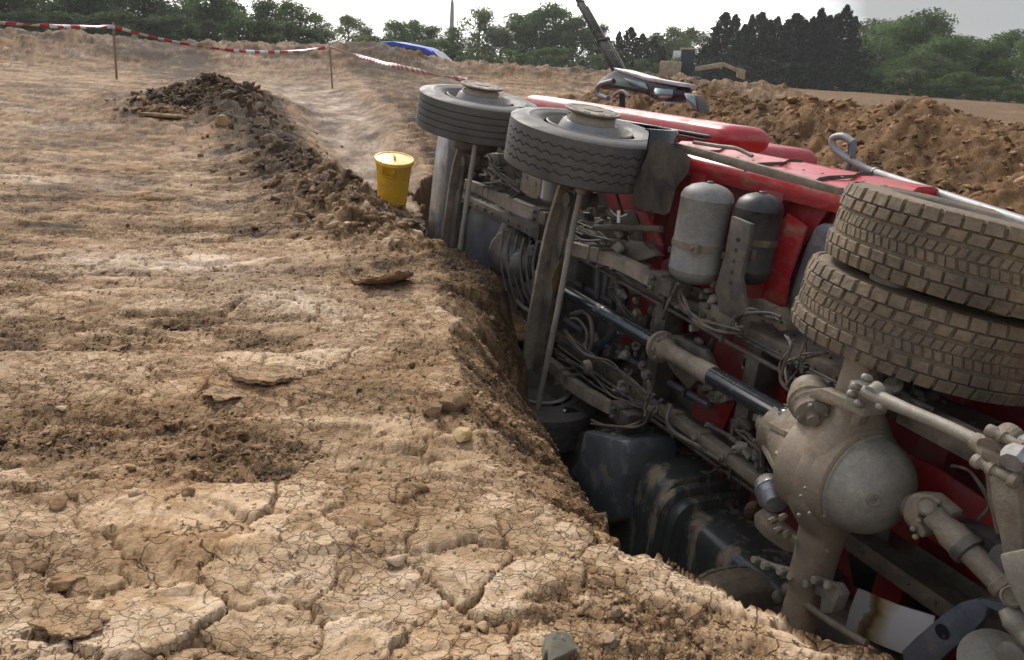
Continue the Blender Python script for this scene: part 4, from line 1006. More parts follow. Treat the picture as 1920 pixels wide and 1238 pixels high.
# ---- rear axle: banjo casing, bowl cover facing backwards
ax = np.array([-2.72, -.02, .0])
def banjo(x0, name='rear_axle'):
    mb = MB(); C0 = np.array([x0, -.09, 0.])
    # casing drawn as an outline swept in the y/z plane, thick in x, rounded
    n = 96; out_ = []
    for k in range(n):
        a = 2*math.pi*k/n; cy, cz = math.cos(a), math.sin(a)
        out_.append((a, .262))
    def wid(y):        # half height in z of the casing against y
        t = abs(y); return max(.075+.025*(t < .7), math.sqrt(max(.262**2-t*t, 0)) if t < .262 else 0, .24*math.exp(-((t-.10)/.23)**2)) if t < .60 else .078
    ys = np.concatenate([np.linspace(-.98, -.5, 12), np.linspace(-.48, .48, 61), np.linspace(.5, .98, 12)])
    m_ = 24; v = []; f = []
    for y in ys:
        hz = wid(y); hx = .075+.05*math.exp(-(y/.30)**2)
        for k in range(m_):
            a = 2*math.pi*k/m_; ce = math.copysign(abs(math.cos(a))**.7, math.cos(a)); se = math.copysign(abs(math.sin(a))**.7, math.sin(a))
            v.append(C0+np.array([hx*ce, y, hz*se]))
    for i in range(len(ys)-1):
        for k in range(m_): f.append((i*m_+k, i*m_+(k+1) % m_, (i+1)*m_+(k+1) % m_, (i+1)*m_+k))
    f.append(tuple(range(m_))[::-1]); f.append(tuple((len(ys)-1)*m_+k for k in range(m_)))
    mb.add(v, f)
    mb.lathe(C0+(.13, 0, 0), (-1, 0, 0), [(0, .20), (.0, .262), (.05, .268), (.10, .262), (.19, .255), (.235, .240), (.25, .215), (.25, .1)], 64)
    a = mb.build(name, M['rustcast'], T, smooth=True)
    c = MB(); R = .222
    c.lathe(C0+(-.118, 0, 0), (-1, 0, 0), [(0, R+.006), (.006, R+.006), (.012, R-.004)]+[(.012+.185*math.sin(q), (R-.004)*math.cos(q)**.85) for q in np.linspace(.08, 1.53, 16)], 64)
    c.build('axle_cover', M['cast'], a, smooth=True)
    # filler plug: torus and recessed centre
    pn_ = MB(); q = 1.0; nrm = np.array([-math.sin(q)*.9, .1, -math.cos(q)]); nrm /= np.linalg.norm(nrm)
    pc = C0+np.array([-.281, .03, -.135])
    nrm = np.array([-.80, .12, -.58]); nrm /= np.linalg.norm(nrm)
    pn_.lathe(pc, nrm, [(-.04, .022), (.006, .026), (.010, .024), (.010, .013), (.002, .012), (.002, .002)], 20)
    for (px, py) in () if x0 < -3 else ((1510, 915), (1502, 930), (1498, 965), (1518, 962), (1546, 966), (1560, 955), (1618, 820), (1552, 1032)):
        pp = V(px, py, x=x0-.13); pn_.bolt(pp, (-.6, 0, -.8), .008, .012)
    pn_.build('filler_plug', M['cream'], a)
    return a
ra = banjo(-2.53); 
b2 = banjo(-4.0); 
# carrier with nose and nuts on the front of the casing
mb = MB(); C1 = np.array([-2.40, -.09, .02])
mb.lathe(C1, (1, 0, 0), [(0, .235), (.03, .235), (.05, .21), (.14, .165), (.22, .125), (.25, .13), (.28, .13), (.285, .07), (.36, .065)], 40)
for k in range(12):
    q = k*math.pi/6; mb.bolt(C1+(.03, .215*math.cos(q), .215*math.sin(q)), (1, 0, 0), .017, .035)
for k in range(8):
    q = k*math.pi/4; mb.bolt(C1+(.255, .11*math.cos(q), .11*math.sin(q)), (1, 0, 0), .015, .03)
for k in range(6):
    q = k*math.pi/3; mb.beam(C1+np.array([.04, .2*math.cos(q), .2*math.sin(q)]), C1+np.array([.22, .12*math.cos(q), .12*math.sin(q)]), .02, .05)
mb.build('diff_carrier', M['cream'], ra, smooth=True)
# output yoke and propeller shaft to the last axle
a = V(1738, 955, z=-.10); b = V(1905, 1122, z=-.10); d = (b-a)/np.linalg.norm(b-a); L = np.linalg.norm(b-a)
mb = MB(); mb.lathe(a+d*.03, d, [(0, .045), (L*.10, .042), (L*.20, .052), (L*.22, .056), (L*.42, .056), (L*.44, .050)], 26)
mb.lathe(a+d*L*.52, d, [(0, .044), (L*.30, .044), (L*.31, .050), (L*.38, .050), (L*.40, .040), (L*.5, .04)], 24)
side = np.cross(d, (0, 1, 0)); side /= np.linalg.norm(side)
mb.lathe(V(1736, 948, z=-.14), (-.3, .5, -.8), [(-.08, .036), (-.005, .036), (0, .030), (.001, .029), (-.004, .027), (-.004, .001)], 24)
mb.lathe(V(1898, 1118, z=-.14), (-.3, .5, -.8), [(-.08, .038), (-.005, .038), (0, .031), (.001, .03), (-.004, .028), (-.004, .001)], 24)
pr_ = mb.build('propeller_shaft', M['cream'], T, smooth=True)
mb = MB(); mb.lathe(a+d*L*.42, d, [(0, .058), (.01, .062), (L*.09, .062), (L*.10, .05)], 26); mb.build('slip_collar', M['dark'], pr_, smooth=True)
mb = MB(); yk = Vs([(1700, 935), (1712, 925), (1745, 928), (1765, 945), (1785, 962), (1782, 975), (1766, 965), (1742, 952), (1722, 955), (1722, 975), (1735, 1000), (1728, 1010), (1705, 985), (1694, 958)], -.05)
mb.prism(yk, (0, 0, .07)); mb.lathe(V(1742, 965, z=.02), (.9, -.2, .2), [(0, .075), (.05, .08), (.06, .05), (.2, .05)], 24)
for q in ((1762, 940), (1716, 990), (1728, 975), (1720, 1005)): mb.bolt(V(*q, z=-.05), (-.2, .1, -.9), .013, .03)
mb.build('shaft_flange', M['rustcast'], pr_, smooth=True, bevel=.006)

# brake chambers and slack adjusters
def chamber(c, d, r, mat, n='brake_chamber'):
    mb = MB(); mb.lathe(c, d, [(-.12, .02), (-.115, r*.6), (-.09, r*.92), (-.03, r), (-.022, r*1.10), (.0, r*1.13), (.022, r*1.10), (.03, r), (.05, r*.94), (.055, r*1.0), (.065, r*.9), (.10, r*.8), (.115, r*.5), (.116, .03), (.15, .025)], 32)
    d = np.array(d)/np.linalg.norm(d)
    h = np.cross(d, (0, 1, .1)); h /= np.linalg.norm(h); g_ = np.cross(d, h)
    for k in range(4):
        q = k*math.pi/2+.5; mb.bolt(np.array(c)+d*.06+(h*math.cos(q)+g_*math.sin(q))*r*.6, d, .014, .06)
    return mb.build(n, M[mat], T, smooth=True)
c = V(1520, 752, z=-.12); chamber(c, (-.78, -.25, -.62), .088, 'cream')
P_plate('chamber_bracket', [(1520, 730), (1540, 728), (1612, 758), (1618, 774), (1606, 800), (1592, 798), (1598, 776), (1530, 750), (1516, 745)], -.22, .06, M['cream'], .006)
c = V(1446, 922, z=-.02); d = V(1468, 985, z=-.12)-c
mb = MB(); dn = np.linalg.norm(d); mb.lathe(c-d*.35, d, [(0, .05), (.02, .066), (.06, .070), (.065, .078), (.075, .078), (.08, .07), (.09, .077), (.10, .07), (.11, .077), (.12, .07), (.13, .077), (.14, .066), (.17, .05)], 28); mb.build('brake_chamber', M['alu'], T, smooth=True)
P_plate('slack_adjuster', [(1412, 965), (1430, 952), (1460, 985), (1490, 1010), (1503, 1000), (1508, 1018), (1500, 1040), (1470, 1034), (1432, 1008), (1414, 988)], -.08, .06, M['cream'], .01)
mb = MB()
for q in ((1452, 975), (1472, 968), (1462, 992), (1480, 1000)): mb.bolt(V(*q, z=-.1), (-.3, .1, -.9), .017, .05)
mb.build('adjuster_nut', M['cream'], T)
mb = MB(); q = V(1412, 958, z=-.03); mb.ball(q, .05, (.8, 1.1, 1)); mb.build('mud_clump', M['soil2'], T, smooth=True)

# torque rods, track bar and their brackets
P_tube('stay_rod', [(1622, 734), (1700, 768), (1780, 802), (1836, 830)], -.26, [.030, .024, .023, .024], M['cast'], sub=1, n=16)
mb = MB(); mb.lathe(V(1826, 826, z=-.26), V(1858, 842, z=-.26)-V(1826, 826, z=-.26), [(0, .03), (.03, .034), (.06, .048), (.12, .048), (.13, .03)], 20)
mb.lathe(V(1856, 845, z=-.30), (0, .4, .9), [(0, .046), (.11, .046)], 20); mb.lathe(V(1856, 845, z=-.305), (0, .4, .9), [(0, .026), (.12, .026)], 12)
mb.build('rod_end', M['cream'], T, smooth=True)
mb = MB(); mb.lathe(V(1632, 738, z=-.28), (0, .4, .9), [(0, .032), (.05, .032)], 18)
for q in ((1605, 742), (1618, 760), (1632, 712), (1660, 765), (1612, 728)): mb.bolt(V(*q, z=-.24), (0, .3, -.9), .018, .05)
mb.box(V(1628, 745, z=-.16), (.10, .12, .14)); mb.build('rod_bracket', M['cast'], T, smooth=True, bevel=.008)
def boltbar(p0, p1, z, r):
    mb = MB(); a = V(*p0, z=z); b = V(*p1, z=z); d = b-a; L = np.linalg.norm(d)
    mb.lathe(a, d, [(0, r*1.3), (.02, r*1.4), (.03, r), (L*.35, r), (L*.36, r*1.4), (L*.46, r*1.4), (L*.47, r), (L*.85, r*.95), (L*.86, r*1.45), (L, r*1.45)], 10); return mb.build('clamp_bolt', M['cream'], T, smooth=True)
boltbar((1852, 806), (1918, 840), -.30, .017); boltbar((1826, 862), (1908, 905), -.30, .018)
mb = MB(); mb.lathe(V(1896, 868, z=-.36), (.2, .4, .9), [(0, .034), (.02, .042), (.05, .042), (.06, .03), (.12, .03)], 8); mb.build('lock_nut', M['alu'], T)
arm = P_plate('suspension_arm', [(1852, 885), (1878, 895), (1904, 905), (1912, 960), (1918, 1040), (1900, 1075), (1882, 1060), (1872, 1000), (1860, 950)], -.16, .05, M['cream'], .01)
P_plate('suspension_arm', [(1845, 880), (1862, 890), (1884, 1000), (1866, 1004), (1850, 930)], -.10, .12, M['frame'], .006)
P_plate('suspension_bracket', [(1872, 1040), (1920, 1030), (1960, 1080), (1960, 1180), (1916, 1150), (1886, 1090)], -.20, .05, M['cast'], .01)
mb = MB(); mb.lathe(V(1885, 1050, z=-.1), (0, -.3, 1), [(0, .055), (.12, .055), (.125, .04), (.01, .04)], 24); mb.build('suspension_bush', M['dark'], T, smooth=True)
P_plate('air_spring_beam', [(1790, 975), (1830, 990), (1890, 1032), (1882, 1064), (1820, 1030), (1786, 1000)], .05, .08, M['frame'], .01)
# heavy beam running off to the right above the last axle
mb = MB(); mb.beam(V(1700, 770, z=.05), V(1960, 905, z=.0), .10, .10); mb.build('walking_beam', M['frame'], T, bevel=.01)
# lower bracket with the round hole
mb = MB(); poly = [(1690, 1222), (1716, 1196), (1770, 1150), (1800, 1130), (1832, 1122), (1852, 1140), (1846, 1160), (1816, 1194), (1780, 1222), (1740, 1262), (1700, 1262)]
br = P_plate('hanger_bracket', poly, .02, .045, M['steelgrey'], .006)
mb = MB(); mb.lathe(V(1768, 1184, z=.022), (0, 0, -1), [(0, .0295), (.006, .0295), (.007, .026)], 28); mb.build('bracket_hole', M['blackgl'], br)
P_plate('bracket_flange', [(1832, 1124), (1852, 1140), (1900, 1160), (1930, 1160), (1930, 1140), (1880, 1130)], -.04, .10, M['steelgrey'], .006, parent=br)
P_plate('bracket_flange', [(1846, 1162), (1900, 1175), (1960, 1200), (1960, 1262), (1820, 1262), (1800, 1225)], .16, .05, M['dark'], .006, parent=br)
mb = MB(); mb.tube(Vs([(1888, 1140), (1905, 1165), (1918, 1185), (1935, 1200)], -.12), [.03, .045, .035, .04], 10, sub=3); mb.lathe(V(1912, 1225, z=0), (0, 0, -1), [(0, .05), (.05, .05), (.06, .03)], 18); mb.build('bracket_joint', M['cast'], T, smooth=True)
mb = MB(); mb.lathe(V(1865, 1248, z=.0), (-.2, .6, -.6), [(0, .11), (.02, .12), (.04, .12), (.05, .09), (.06, .09), (.07, .05)], 30); mb.build('hub_end', M['cast'], T, smooth=True)
# lower links around the bottom of the casing
P_tube('stay_rod', [(1478, 1108), (1520, 1140), (1560, 1168), (1625, 1208)], -.05, .018, M['cream'], sub=1, n=14)
mb = MB(); mb.ball(V(1482, 1106, z=-.03), .045, (1, 1, 1)); mb.ball(V(1462, 1120, z=.02), .04); mb.box(V(1500, 1080, z=0), (.1, .06, .08)); mb.build('rod_end', M['frame'], T, smooth=True, bevel=.01)
P_tube('clamp_bolt', [(1420, 1052), (1450, 1062), (1500, 1075), (1560, 1098)], -.04, [.022, .017, .02, .02], M['cast'], sub=1, n=10)
mb = MB()
for q in ((1422, 1050), (1440, 1062), (1470, 1072), (1490, 1082), (1520, 1096), (1535, 1088), (1560, 1098)): mb.bolt(V(*q, z=-.07), (0, .2, -.95), .02, .04)
mb.build('clamp_nut', M['cast'], T)
P_plate('lower_clamp', [(1508, 1088), (1560, 1098), (1572, 1118), (1560, 1150), (1535, 1152), (1538, 1120), (1506, 1106)], -.06, .08, M['cast'], .01)
# black plate standing in for shade in the void, and the rusty white sheet low behind the axle
P_plate('void_shade_plate', [(1590, 1040), (1660, 1020), (1810, 1120), (1780, 1150), (1740, 1150), (1600, 1100)], .62, .02, M['black'], .002)

# ---- engine and gearbox lumps around the first axles
eng = MB()
c = V(985, 480, z=.22)
eng.lathe(V(962, 470, z=.32), (-.85, -.1, -.2), [(0, .20), (.04, .24), (.10, .25), (.14, .22), (.3, .19), (.42, .15), (.5, .14)], 30)
eng.ball(V(985, 500, z=.18), .15, (1.2, 1.1, .9), 14); eng.ball(V(1000, 545, z=.2), .11, (1.2, 1, .9), 12)
for k in range(6): eng.tube(sag(V(944+13*k, 432+5*k, z=.14), V(960+11*k, 568, z=.12), (0, 0, -.06)), .012, 6)
for k in range(14):
    q_ = k*.45; eng.bolt(V(962, 470, z=.32)+np.array([-.04, .235*math.cos(q_), .235*math.sin(q_)]), (-1, 0, 0), .016, .03)
eng.lathe(V(968, 520, z=.1), (-.2, -.1, -1), [(-.1, .07), (.0, .07), (.01, .055), (.03, .05)], 16); eng.lathe(V(1000, 470, z=.14), (-.5, -.1, -1), [(-.1, .05), (.0, .05), (.01, .04), (.05, .035)], 14)
eng.box(V(975, 560, z=.2), (.16, .16, .12)); eng.box(V(1020, 430, z=.2), (.2, .14, .2))
engo = eng.build('gearbox', M['dark'], T, smooth=True, bevel=.0)
rbox('engine_block', (.6, -.62, .42), (2.6, .30, 1.0), M['dark'], .05, 2)
P_plate('oil_pan', [(893, 374), (920, 382), (952, 402), (948, 430), (930, 470), (918, 503), (905, 520), (862, 500), (860, 440), (880, 390)], .30, .25, M['steelgrey'], .03)
P_plate('pan_edge', [(948, 404), (958, 402), (950, 425), (932, 455), (924, 480), (920, 470), (930, 440)], .27, .03, M['alu'], .004)
P_plate('valve_block', [(981, 307), (1015, 318), (1011, 366), (1006, 374), (992, 370), (974, 356)], .12, .14, M['cream'], .006)
mb = MB()
for q in ((989, 333), (1005, 346)): mb.lathe(V(*q, z=.12), (0, 0, -1), [(-.01, .018), (.003, .018), (.003, .012)], 14)
mb.build('block_port', M['dark'], T)
mb = MB(); a = V(1040, 322, z=.12); b = V(1032, 376, z=.12); mb.lathe(a, b-a, [(0, .05), (.02, .075), (.05, .08), (.20, .08), (.205, .083), (.215, .083), (.22, .078), (.24, .06)], 28); mb.build('filter_canister', M['greytank'], T, smooth=True)
mb = MB(); a = V(1025, 405, z=.2); mb.lathe(a, (0, -1, .05), [(0, .05), (.02, .085), (.16, .085), (.2, .06), (.22, .05)], 24); mb.build('filter_canister', M['cast'], T, smooth=True)
P_tube('cross_rod', [(1115, 427), (1180, 428), (1240, 430)], .15, .022, M['dark'], sub=1)
P_plate('spring_bracket', [(1158, 468), (1180, 450), (1205, 455), (1230, 480), (1200, 490), (1176, 486)], .18, .08, M['frame'], .01)
mb = MB(); mb.lathe(V(1165, 462, z=.15), (.1, -.6, -.7), [(0, .04), (.06, .04)], 12); mb.build('grease_pot', M['cream'], T, smooth=True)
mb = MB(); mb.lathe(V(1108, 685, z=.1), (.2, -.3, -.9), [(0, .045), (.05, .045)], 14); mb.build('grease_pot', M['cream'], T, smooth=True)
mb = MB(); mb.tube(Vs([(1160, 395), (1160, 418)], .10), .012, 8); mb.tube(Vs([(1145, 395), (1160, 408), (1175, 402)], .10), .005, 6); mb.build('cable_clip', M['white'], T, smooth=True)
P_plate('red_strut', [(1190, 395), (1212, 400), (1240, 460), (1232, 510), (1222, 500), (1222, 462)], .34, .03, M['redunder'])
P_plate('red_strut', [(1128, 350), (1150, 352), (1165, 400), (1150, 410)], .40, .03, M['redunder'])

# grey stays under the drive shaft
P_tube('stay_tube', [(1122, 500), (1120, 560)], .42, .025, M['steelgrey'], sub=1); P_tube('stay_tube', [(1140, 505), (1130, 575)], .45, .022, M['steelgrey'], sub=1)
P_tube('stay_tube', [(1155, 515), (1164, 570), (1150, 620), (1115, 660)], .40, .03, M['steelgrey'])
P_tube('coolant_hose', [(1072, 590), (1095, 585), (1108, 600), (1110, 640), (1100, 668)], .14, .018, M['hosecream'])
P_tube('coolant_hose', [(1070, 598), (1085, 600), (1100, 622), (1098, 650)], .10, .012, M['hosecream'])
P_tube('coolant_hose', [(970, 565), (985, 580), (1005, 590)], .10, .022, M['hosecream'])
P_tube('coolant_hose', [(976, 588), (980, 600), (992, 610)], .08, .010, M['hosecream'])
# small filler plates by the upper rail
P_plate('rail_plate', [(1310, 566), (1345, 575), (1395, 600), (1392, 635), (1350, 620), (1308, 596)], .20, .05, M['cream'], .006)
mb = MB()
for q in ((1322, 592), (1338, 600), (1378, 612), (1330, 575)): mb.bolt(V(*q, z=.20), (0, .1, -1), .016, .025)
mb.build('plate_bolt', M['frame'], T)
P_plate('cable_tray', [(1395, 562), (1420, 560), (1452, 576), (1446, 592), (1400, 582)], .30, .05, M['cream'], .006)
P_plate('grease_block', [(1448, 580), (1462, 576), (1476, 620), (1462, 622), (1446, 606)], .28, .06, M['cream'], .006)

# ---- hoses and cables, sagging in bundles
def hoses(name, pts, z, n, spread, r, mat, seed):
    r_ = random.Random(seed); first = None
    for k in range(n):
        q = [(p[0]+r_.uniform(-spread, spread), p[1]+r_.uniform(-spread, spread), (p[2] if len(p) > 2 else z)+r_.uniform(-.03, .03)) for p in pts]
        mb = MB(); mb.tube(Vs(q, z), r*r_.uniform(.7, 1.3), 7, sub=6); mb.build(name, M[mat if k % 3 else 'hose'], T, smooth=True)
hoses('air_hose', [(1275, 540), (1285, 575), (1300, 598), (1345, 615), (1390, 620)], .12, 6, 7, .008, 'hosecream', 1)
hoses('air_hose', [(1390, 625), (1376, 610), (1380, 592), (1410, 585), (1440, 590), (1460, 600)], .16, 5, 6, .008, 'hose', 2)
hoses('brake_hose', [(1475, 628), (1480, 650), (1468, 680), (1470, 710), (1480, 730)], -.02, 2, 6, .007, 'hosecream', 3)
hoses('brake_hose', [(1515, 640), (1505, 670), (1490, 690), (1478, 720)], -.02, 2, 6, .007, 'hose', 4)
hoses('air_hose', [(1550, 660), (1510, 668), (1480, 680), (1475, 720)], .0, 2, 5, .007, 'hose', 5)
hoses('brake_hose', [(1270, 530), (1262, 555), (1250, 575), (1242, 600)], .05, 1, 3, .009, 'hosecream', 6)
hoses('cable_bundle', [(1060, 625), (1100, 660), (1140, 680), (1180, 712), (1225, 745)], .12, 5, 6, .008, 'hosecream', 7)
hoses('cable_bundle', [(1050, 665), (1100, 700), (1150, 735), (1200, 760), (1250, 770)], .18, 4, 7, .007, 'hose', 8)
hoses('air_hose', [(1215, 715), (1218, 735), (1208, 765), (1210, 780)], .02, 2, 3, .010, 'hosecream', 9)
hoses('air_hose', [(1110, 790), (1150, 800), (1200, 795), (1225, 770), (1235, 755)], .05, 3, 6, .009, 'hosecream', 10)
hoses('air_hose', [(1255, 755), (1250, 790), (1262, 812), (1300, 835), (1350, 860)], .06, 2, 4, .012, 'hosecream', 11)
hoses('cable_bundle', [(1060, 420), (1100, 440), (1150, 455), (1200, 480)], .30, 5, 14, .008, 'hosecream', 12)
hoses('cable_bundle', [(880, 250), (905, 300), (940, 330), (985, 350)], .30, 6, 16, .010, 'hosecream', 13)
hoses('cable_bundle', [(950, 260), (965, 310), (980, 350), (960, 370)], .35, 5, 16, .010, 'hose', 14)
hoses('cable_bundle', [(1150, 560), (1180, 600), (1210, 640), (1245, 690)], .36, 6, 18, .008, 'hose', 15)
hoses('brake_hose', [(1250, 540), (1230, 580), (1225, 640), (1235, 700)], .34, 3, 10, .008, 'hosecream', 16)
hoses('cable_bundle', [(1385, 800), (1405, 815), (1420, 840), (1430, 870)], .10, 6, 12, .008, 'hosecream', 17)
hoses('cable_bundle', [(1330, 790), (1370, 820), (1400, 850), (1440, 880)], .22, 4, 8, .008, 'hose', 18)
hoses('air_hose', [(1580, 720), (1620, 715), (1680, 735), (1740, 770)], .02, 5, 10, .010, 'hose', 19)
hoses('brake_hose', [(1640, 700), (1600, 735), (1560, 735), (1530, 730)], -.05, 3, 8, .009, 'hosecream', 20)
hoses('brake_hose', [(1790, 870), (1820, 890), (1850, 940), (1840, 980)], .1, 2, 8, .006, 'hosecream', 21)
# straight pipe runs clipped to the rails, and a dark tray that hides the cab floor
for (q0, q1, z, dx, r, mt) in (((1090, 476), (1600, 742), .20, 6, .011, 'hose'), ((1090, 470), (1600, 734), .22, 0, .009, 'hosecream'), ((1100, 492), (1560, 748), .21, 0, .013, 'dark'), ((1040, 655), (1440, 940), .22, 0, .012, 'hose'), ((1046, 648), (1440, 928), .20, 0, .010, 'hosecream'), ((1056, 640), (1440, 905), .24, 0, .014, 'dark'), ((1040, 440), (1300, 560), .34, 0, .02, 'dark'), ((1060, 520), (1330, 660), .44, 0, .028, 'dark'), ((1060, 600), (1330, 760), .40, 0, .022, 'steelgrey')):
    a = V(*q0, z=z); b = V(*q1, z=z); mb = MB(); mb.tube(sag(a, b, (0, -.012, .01), 10), r, 8); pp_ = mb.build('brake_pipe', M[mt], T, smooth=True)
    for t_ in (.18, .42, .66, .88):
        mb = MB(); c = a+(b-a)*t_; mb.box(c, (.02, r*3.2, r*3.2)); mb.build('pipe_clip', M['dark'], pp_)
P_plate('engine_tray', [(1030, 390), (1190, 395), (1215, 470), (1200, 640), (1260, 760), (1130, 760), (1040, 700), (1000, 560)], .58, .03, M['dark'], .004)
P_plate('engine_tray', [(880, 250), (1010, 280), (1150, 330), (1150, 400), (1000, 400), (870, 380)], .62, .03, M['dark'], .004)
r_ = random.Random(23)
for (px, py, w_, h_, z) in ((1130, 420, 34, 26, .40), (1180, 440, 30, 34, .44), (1105, 400, 26, 30, .42), (1150, 540, 30, 40, .46), (1085, 650, 36, 24, .34), (1150, 660, 30, 30, .40), (1200, 610, 26, 34, .42), (1130, 710, 34, 22, .30), (920, 300, 34, 28, .40), (960, 280, 26, 34, .44), (930, 345, 24, 24, .36), (1290, 690, 26, 34, .34), (1345, 745, 34, 24, .30), (1400, 680, 22, 30, .42), (1180, 720, 26, 26, .3), (1010, 420, 30, 40, .3), (1660, 720, 36, 26, .12), (1590, 705, 30, 24, .14), (1720, 745, 30, 24, .12), (1400, 850, 30, 36, .2)):
    mb = MB(); mb.prism(Vs([(px-w_/2, py-h_/2), (px+w_*.4, py-h_*.45), (px+w_/2, py+h_*.3), (px+w_*.1, py+h_/2), (px-w_*.45, py+h_*.4)], z), (0, 0, .10))
    hb_ = mb.build('valve_block', M[r_.choice(['dark', 'dark', 'cast', 'frame'])], T, smooth=True, bevel=.008)
    for _ in range(3):
        mb = MB(); c = V(px+r_.uniform(-w_, w_)*.35, py+r_.uniform(-h_, h_)*.35, z=z); mb.lathe(c, (r_.uniform(-.3, .3), r_.uniform(-.3, .3), -1), [(-.01, .016), (.012, .016), (.014, .01), (.03, .01)], 8); mb.build('valve_stub', M['cast'], hb_, smooth=True)
    e0 = V(px, py, z=z-.01); e1 = V(px+r_.uniform(-70, 70), py+r_.uniform(-50, 60), z=z+.06); mb = MB(); mb.tube([e0, e0+np.array([r_.uniform(-.05, .05), 0, -.05]), (e0+e1)/2+np.array([0, r_.uniform(-.06, .06), -.03]), e1], .009, 7, sub=6); mb.build('air_hose', M['hose'], T, smooth=True)
# small fittings strewn along the frame: valves, nuts, clamps
r_ = random.Random(11)
for (x0, y0, x1, y1, z, n) in ((1060, 400, 1220, 500, .30, 26), (1100, 620, 1240, 760, .24, 26), (1160, 540, 1260, 640, .36, 16), (870, 260, 980, 350, .34, 22), (1300, 600, 1340, 740, .3, 8), (1560, 690, 1700, 760, .05, 18), (1380, 780, 1450, 900, .16, 18), (1010, 560, 1060, 640, .2, 10), (1250, 530, 1350, 600, .26, 14)):
    for k in range(n):
        c = V(r_.uniform(x0, x1), r_.uniform(y0, y1), z=z+r_.uniform(-.05, .15)); m3 = MB()
        if r_.random() < .5: m3.box(c, (r_.uniform(.02, .06), r_.uniform(.02, .05), r_.uniform(.03, .07)), np.array(Matrix.Rotation(r_.uniform(-.5, .5), 3, 'Z')))
        else: m3.lathe(c, (r_.uniform(-1, 1), r_.uniform(-1, 1), r_.uniform(-1, 0)), [(0, .02), (.02, r_.uniform(.02, .04)), (.06, r_.uniform(.02, .04)), (.07, .015), (.10, .012)], 10)
        m3.build('valve', M['dark' if k % 2 else 'cast'], T, smooth=True)
# ------------------------------------------------------------------ trees
def leafmat(name, c1, c2, tr=.25):
    m_ = bpy.data.materials.new(name); m_.use_nodes = True; t = m_.node_tree; b = t.nodes['Principled BSDF']; L = t.links.new
    n = t.nodes.new('ShaderNodeTexCoord'); nn = t.nodes.new('ShaderNodeTexNoise'); nn.inputs['Scale'].default_value = 1.1; nn.inputs['Detail'].default_value = 5; L(n.outputs['Object'], nn.inputs['Vector'])
    g_ = t.nodes.new('ShaderNodeNewGeometry'); oi = t.nodes.new('ShaderNodeObjectInfo')
    mi_ = t.nodes.new('ShaderNodeMapRange'); mi_.inputs['From Min'].default_value = .35; mi_.inputs['From Max'].default_value = .65; L(nn.outputs['Fac'], mi_.inputs[0])
    mx_ = t.nodes.new('ShaderNodeMix'); mx_.data_type = 'RGBA'; L(mi_.outputs[0], mx_.inputs[0]); mx_.inputs[6].default_value = (*c1, 1); mx_.inputs[7].default_value = (*c2, 1)
    hs = t.nodes.new('ShaderNodeHueSaturation'); hv = t.nodes.new('ShaderNodeMapRange'); hv.inputs['To Min'].default_value = .75; hv.inputs['To Max'].default_value = 1.25; L(oi.outputs['Random'], hv.inputs[0]); L(hv.outputs[0], hs.inputs['Value']); L(mx_.outputs[2], hs.inputs['Color'])
    L(hs.outputs[0], b.inputs['Base Color']); b.inputs['Roughness'].default_value = .7; b.inputs['Specular IOR Level'].default_value = .2
    tb_ = t.nodes.new('ShaderNodeBsdfTranslucent'); L(hs.outputs[0], tb_.inputs[0]); ms = t.nodes.new('ShaderNodeMixShader'); ms.inputs[0].default_value = tr
    L(b.outputs[0], ms.inputs[1]); L(tb_.outputs[0], ms.inputs[2]); L(ms.outputs[0], t.nodes['Material Output'].inputs['Surface']); return m_
M['leaf'] = leafmat('broad green leaves', (.066, .110, .034), (.12, .18, .060), .48)
M['leafd'] = leafmat('dark green leaves', (.052, .080, .032), (.094, .13, .052), .45)
M['leafl'] = leafmat('pale green leaves', (.085, .125, .040), (.14, .18, .07))
M['needle'] = leafmat('dark conifer foliage', (.008, .018, .009), (.018, .034, .016), .1)
M['bark'] = pmat('tree bark', (.10, .08, .06), .9, bump=.4)
def leaf_mesh(name, C, size, seed, flat=0., ori=None):
    """cloud of folded leaf sprays, one quad each"""
    r_ = np.random.default_rng(seed); n = len(C)
    a = r_.normal(size=(n, 3)); a /= np.linalg.norm(a, axis=1)[:, None]
    if ori is not None: a = a*.5+ori; a /= np.linalg.norm(a, axis=1)[:, None]
    b = np.cross(a, r_.normal(size=(n, 3))); b /= np.linalg.norm(b, axis=1)[:, None]
    s = size*r_.uniform(.6, 1.4, n)[:, None]
    v = np.stack([C-a*s, C-b*s*.45, C+a*s, C+b*s*.45], 1).reshape(-1, 3)
    me = bpy.data.meshes.new(name); me.vertices.add(4*n); me.vertices.foreach_set('co', v.astype(np.float32).ravel())
    me.loops.add(4*n); me.loops.foreach_set('vertex_index', np.arange(4*n, dtype=np.int32)); me.polygons.add(n)
    me.polygons.foreach_set('loop_start', np.arange(0, 4*n, 4, dtype=np.int32)); me.polygons.foreach_set('loop_total', np.full(n, 4, np.int32)); me.update(calc_edges=True); return me
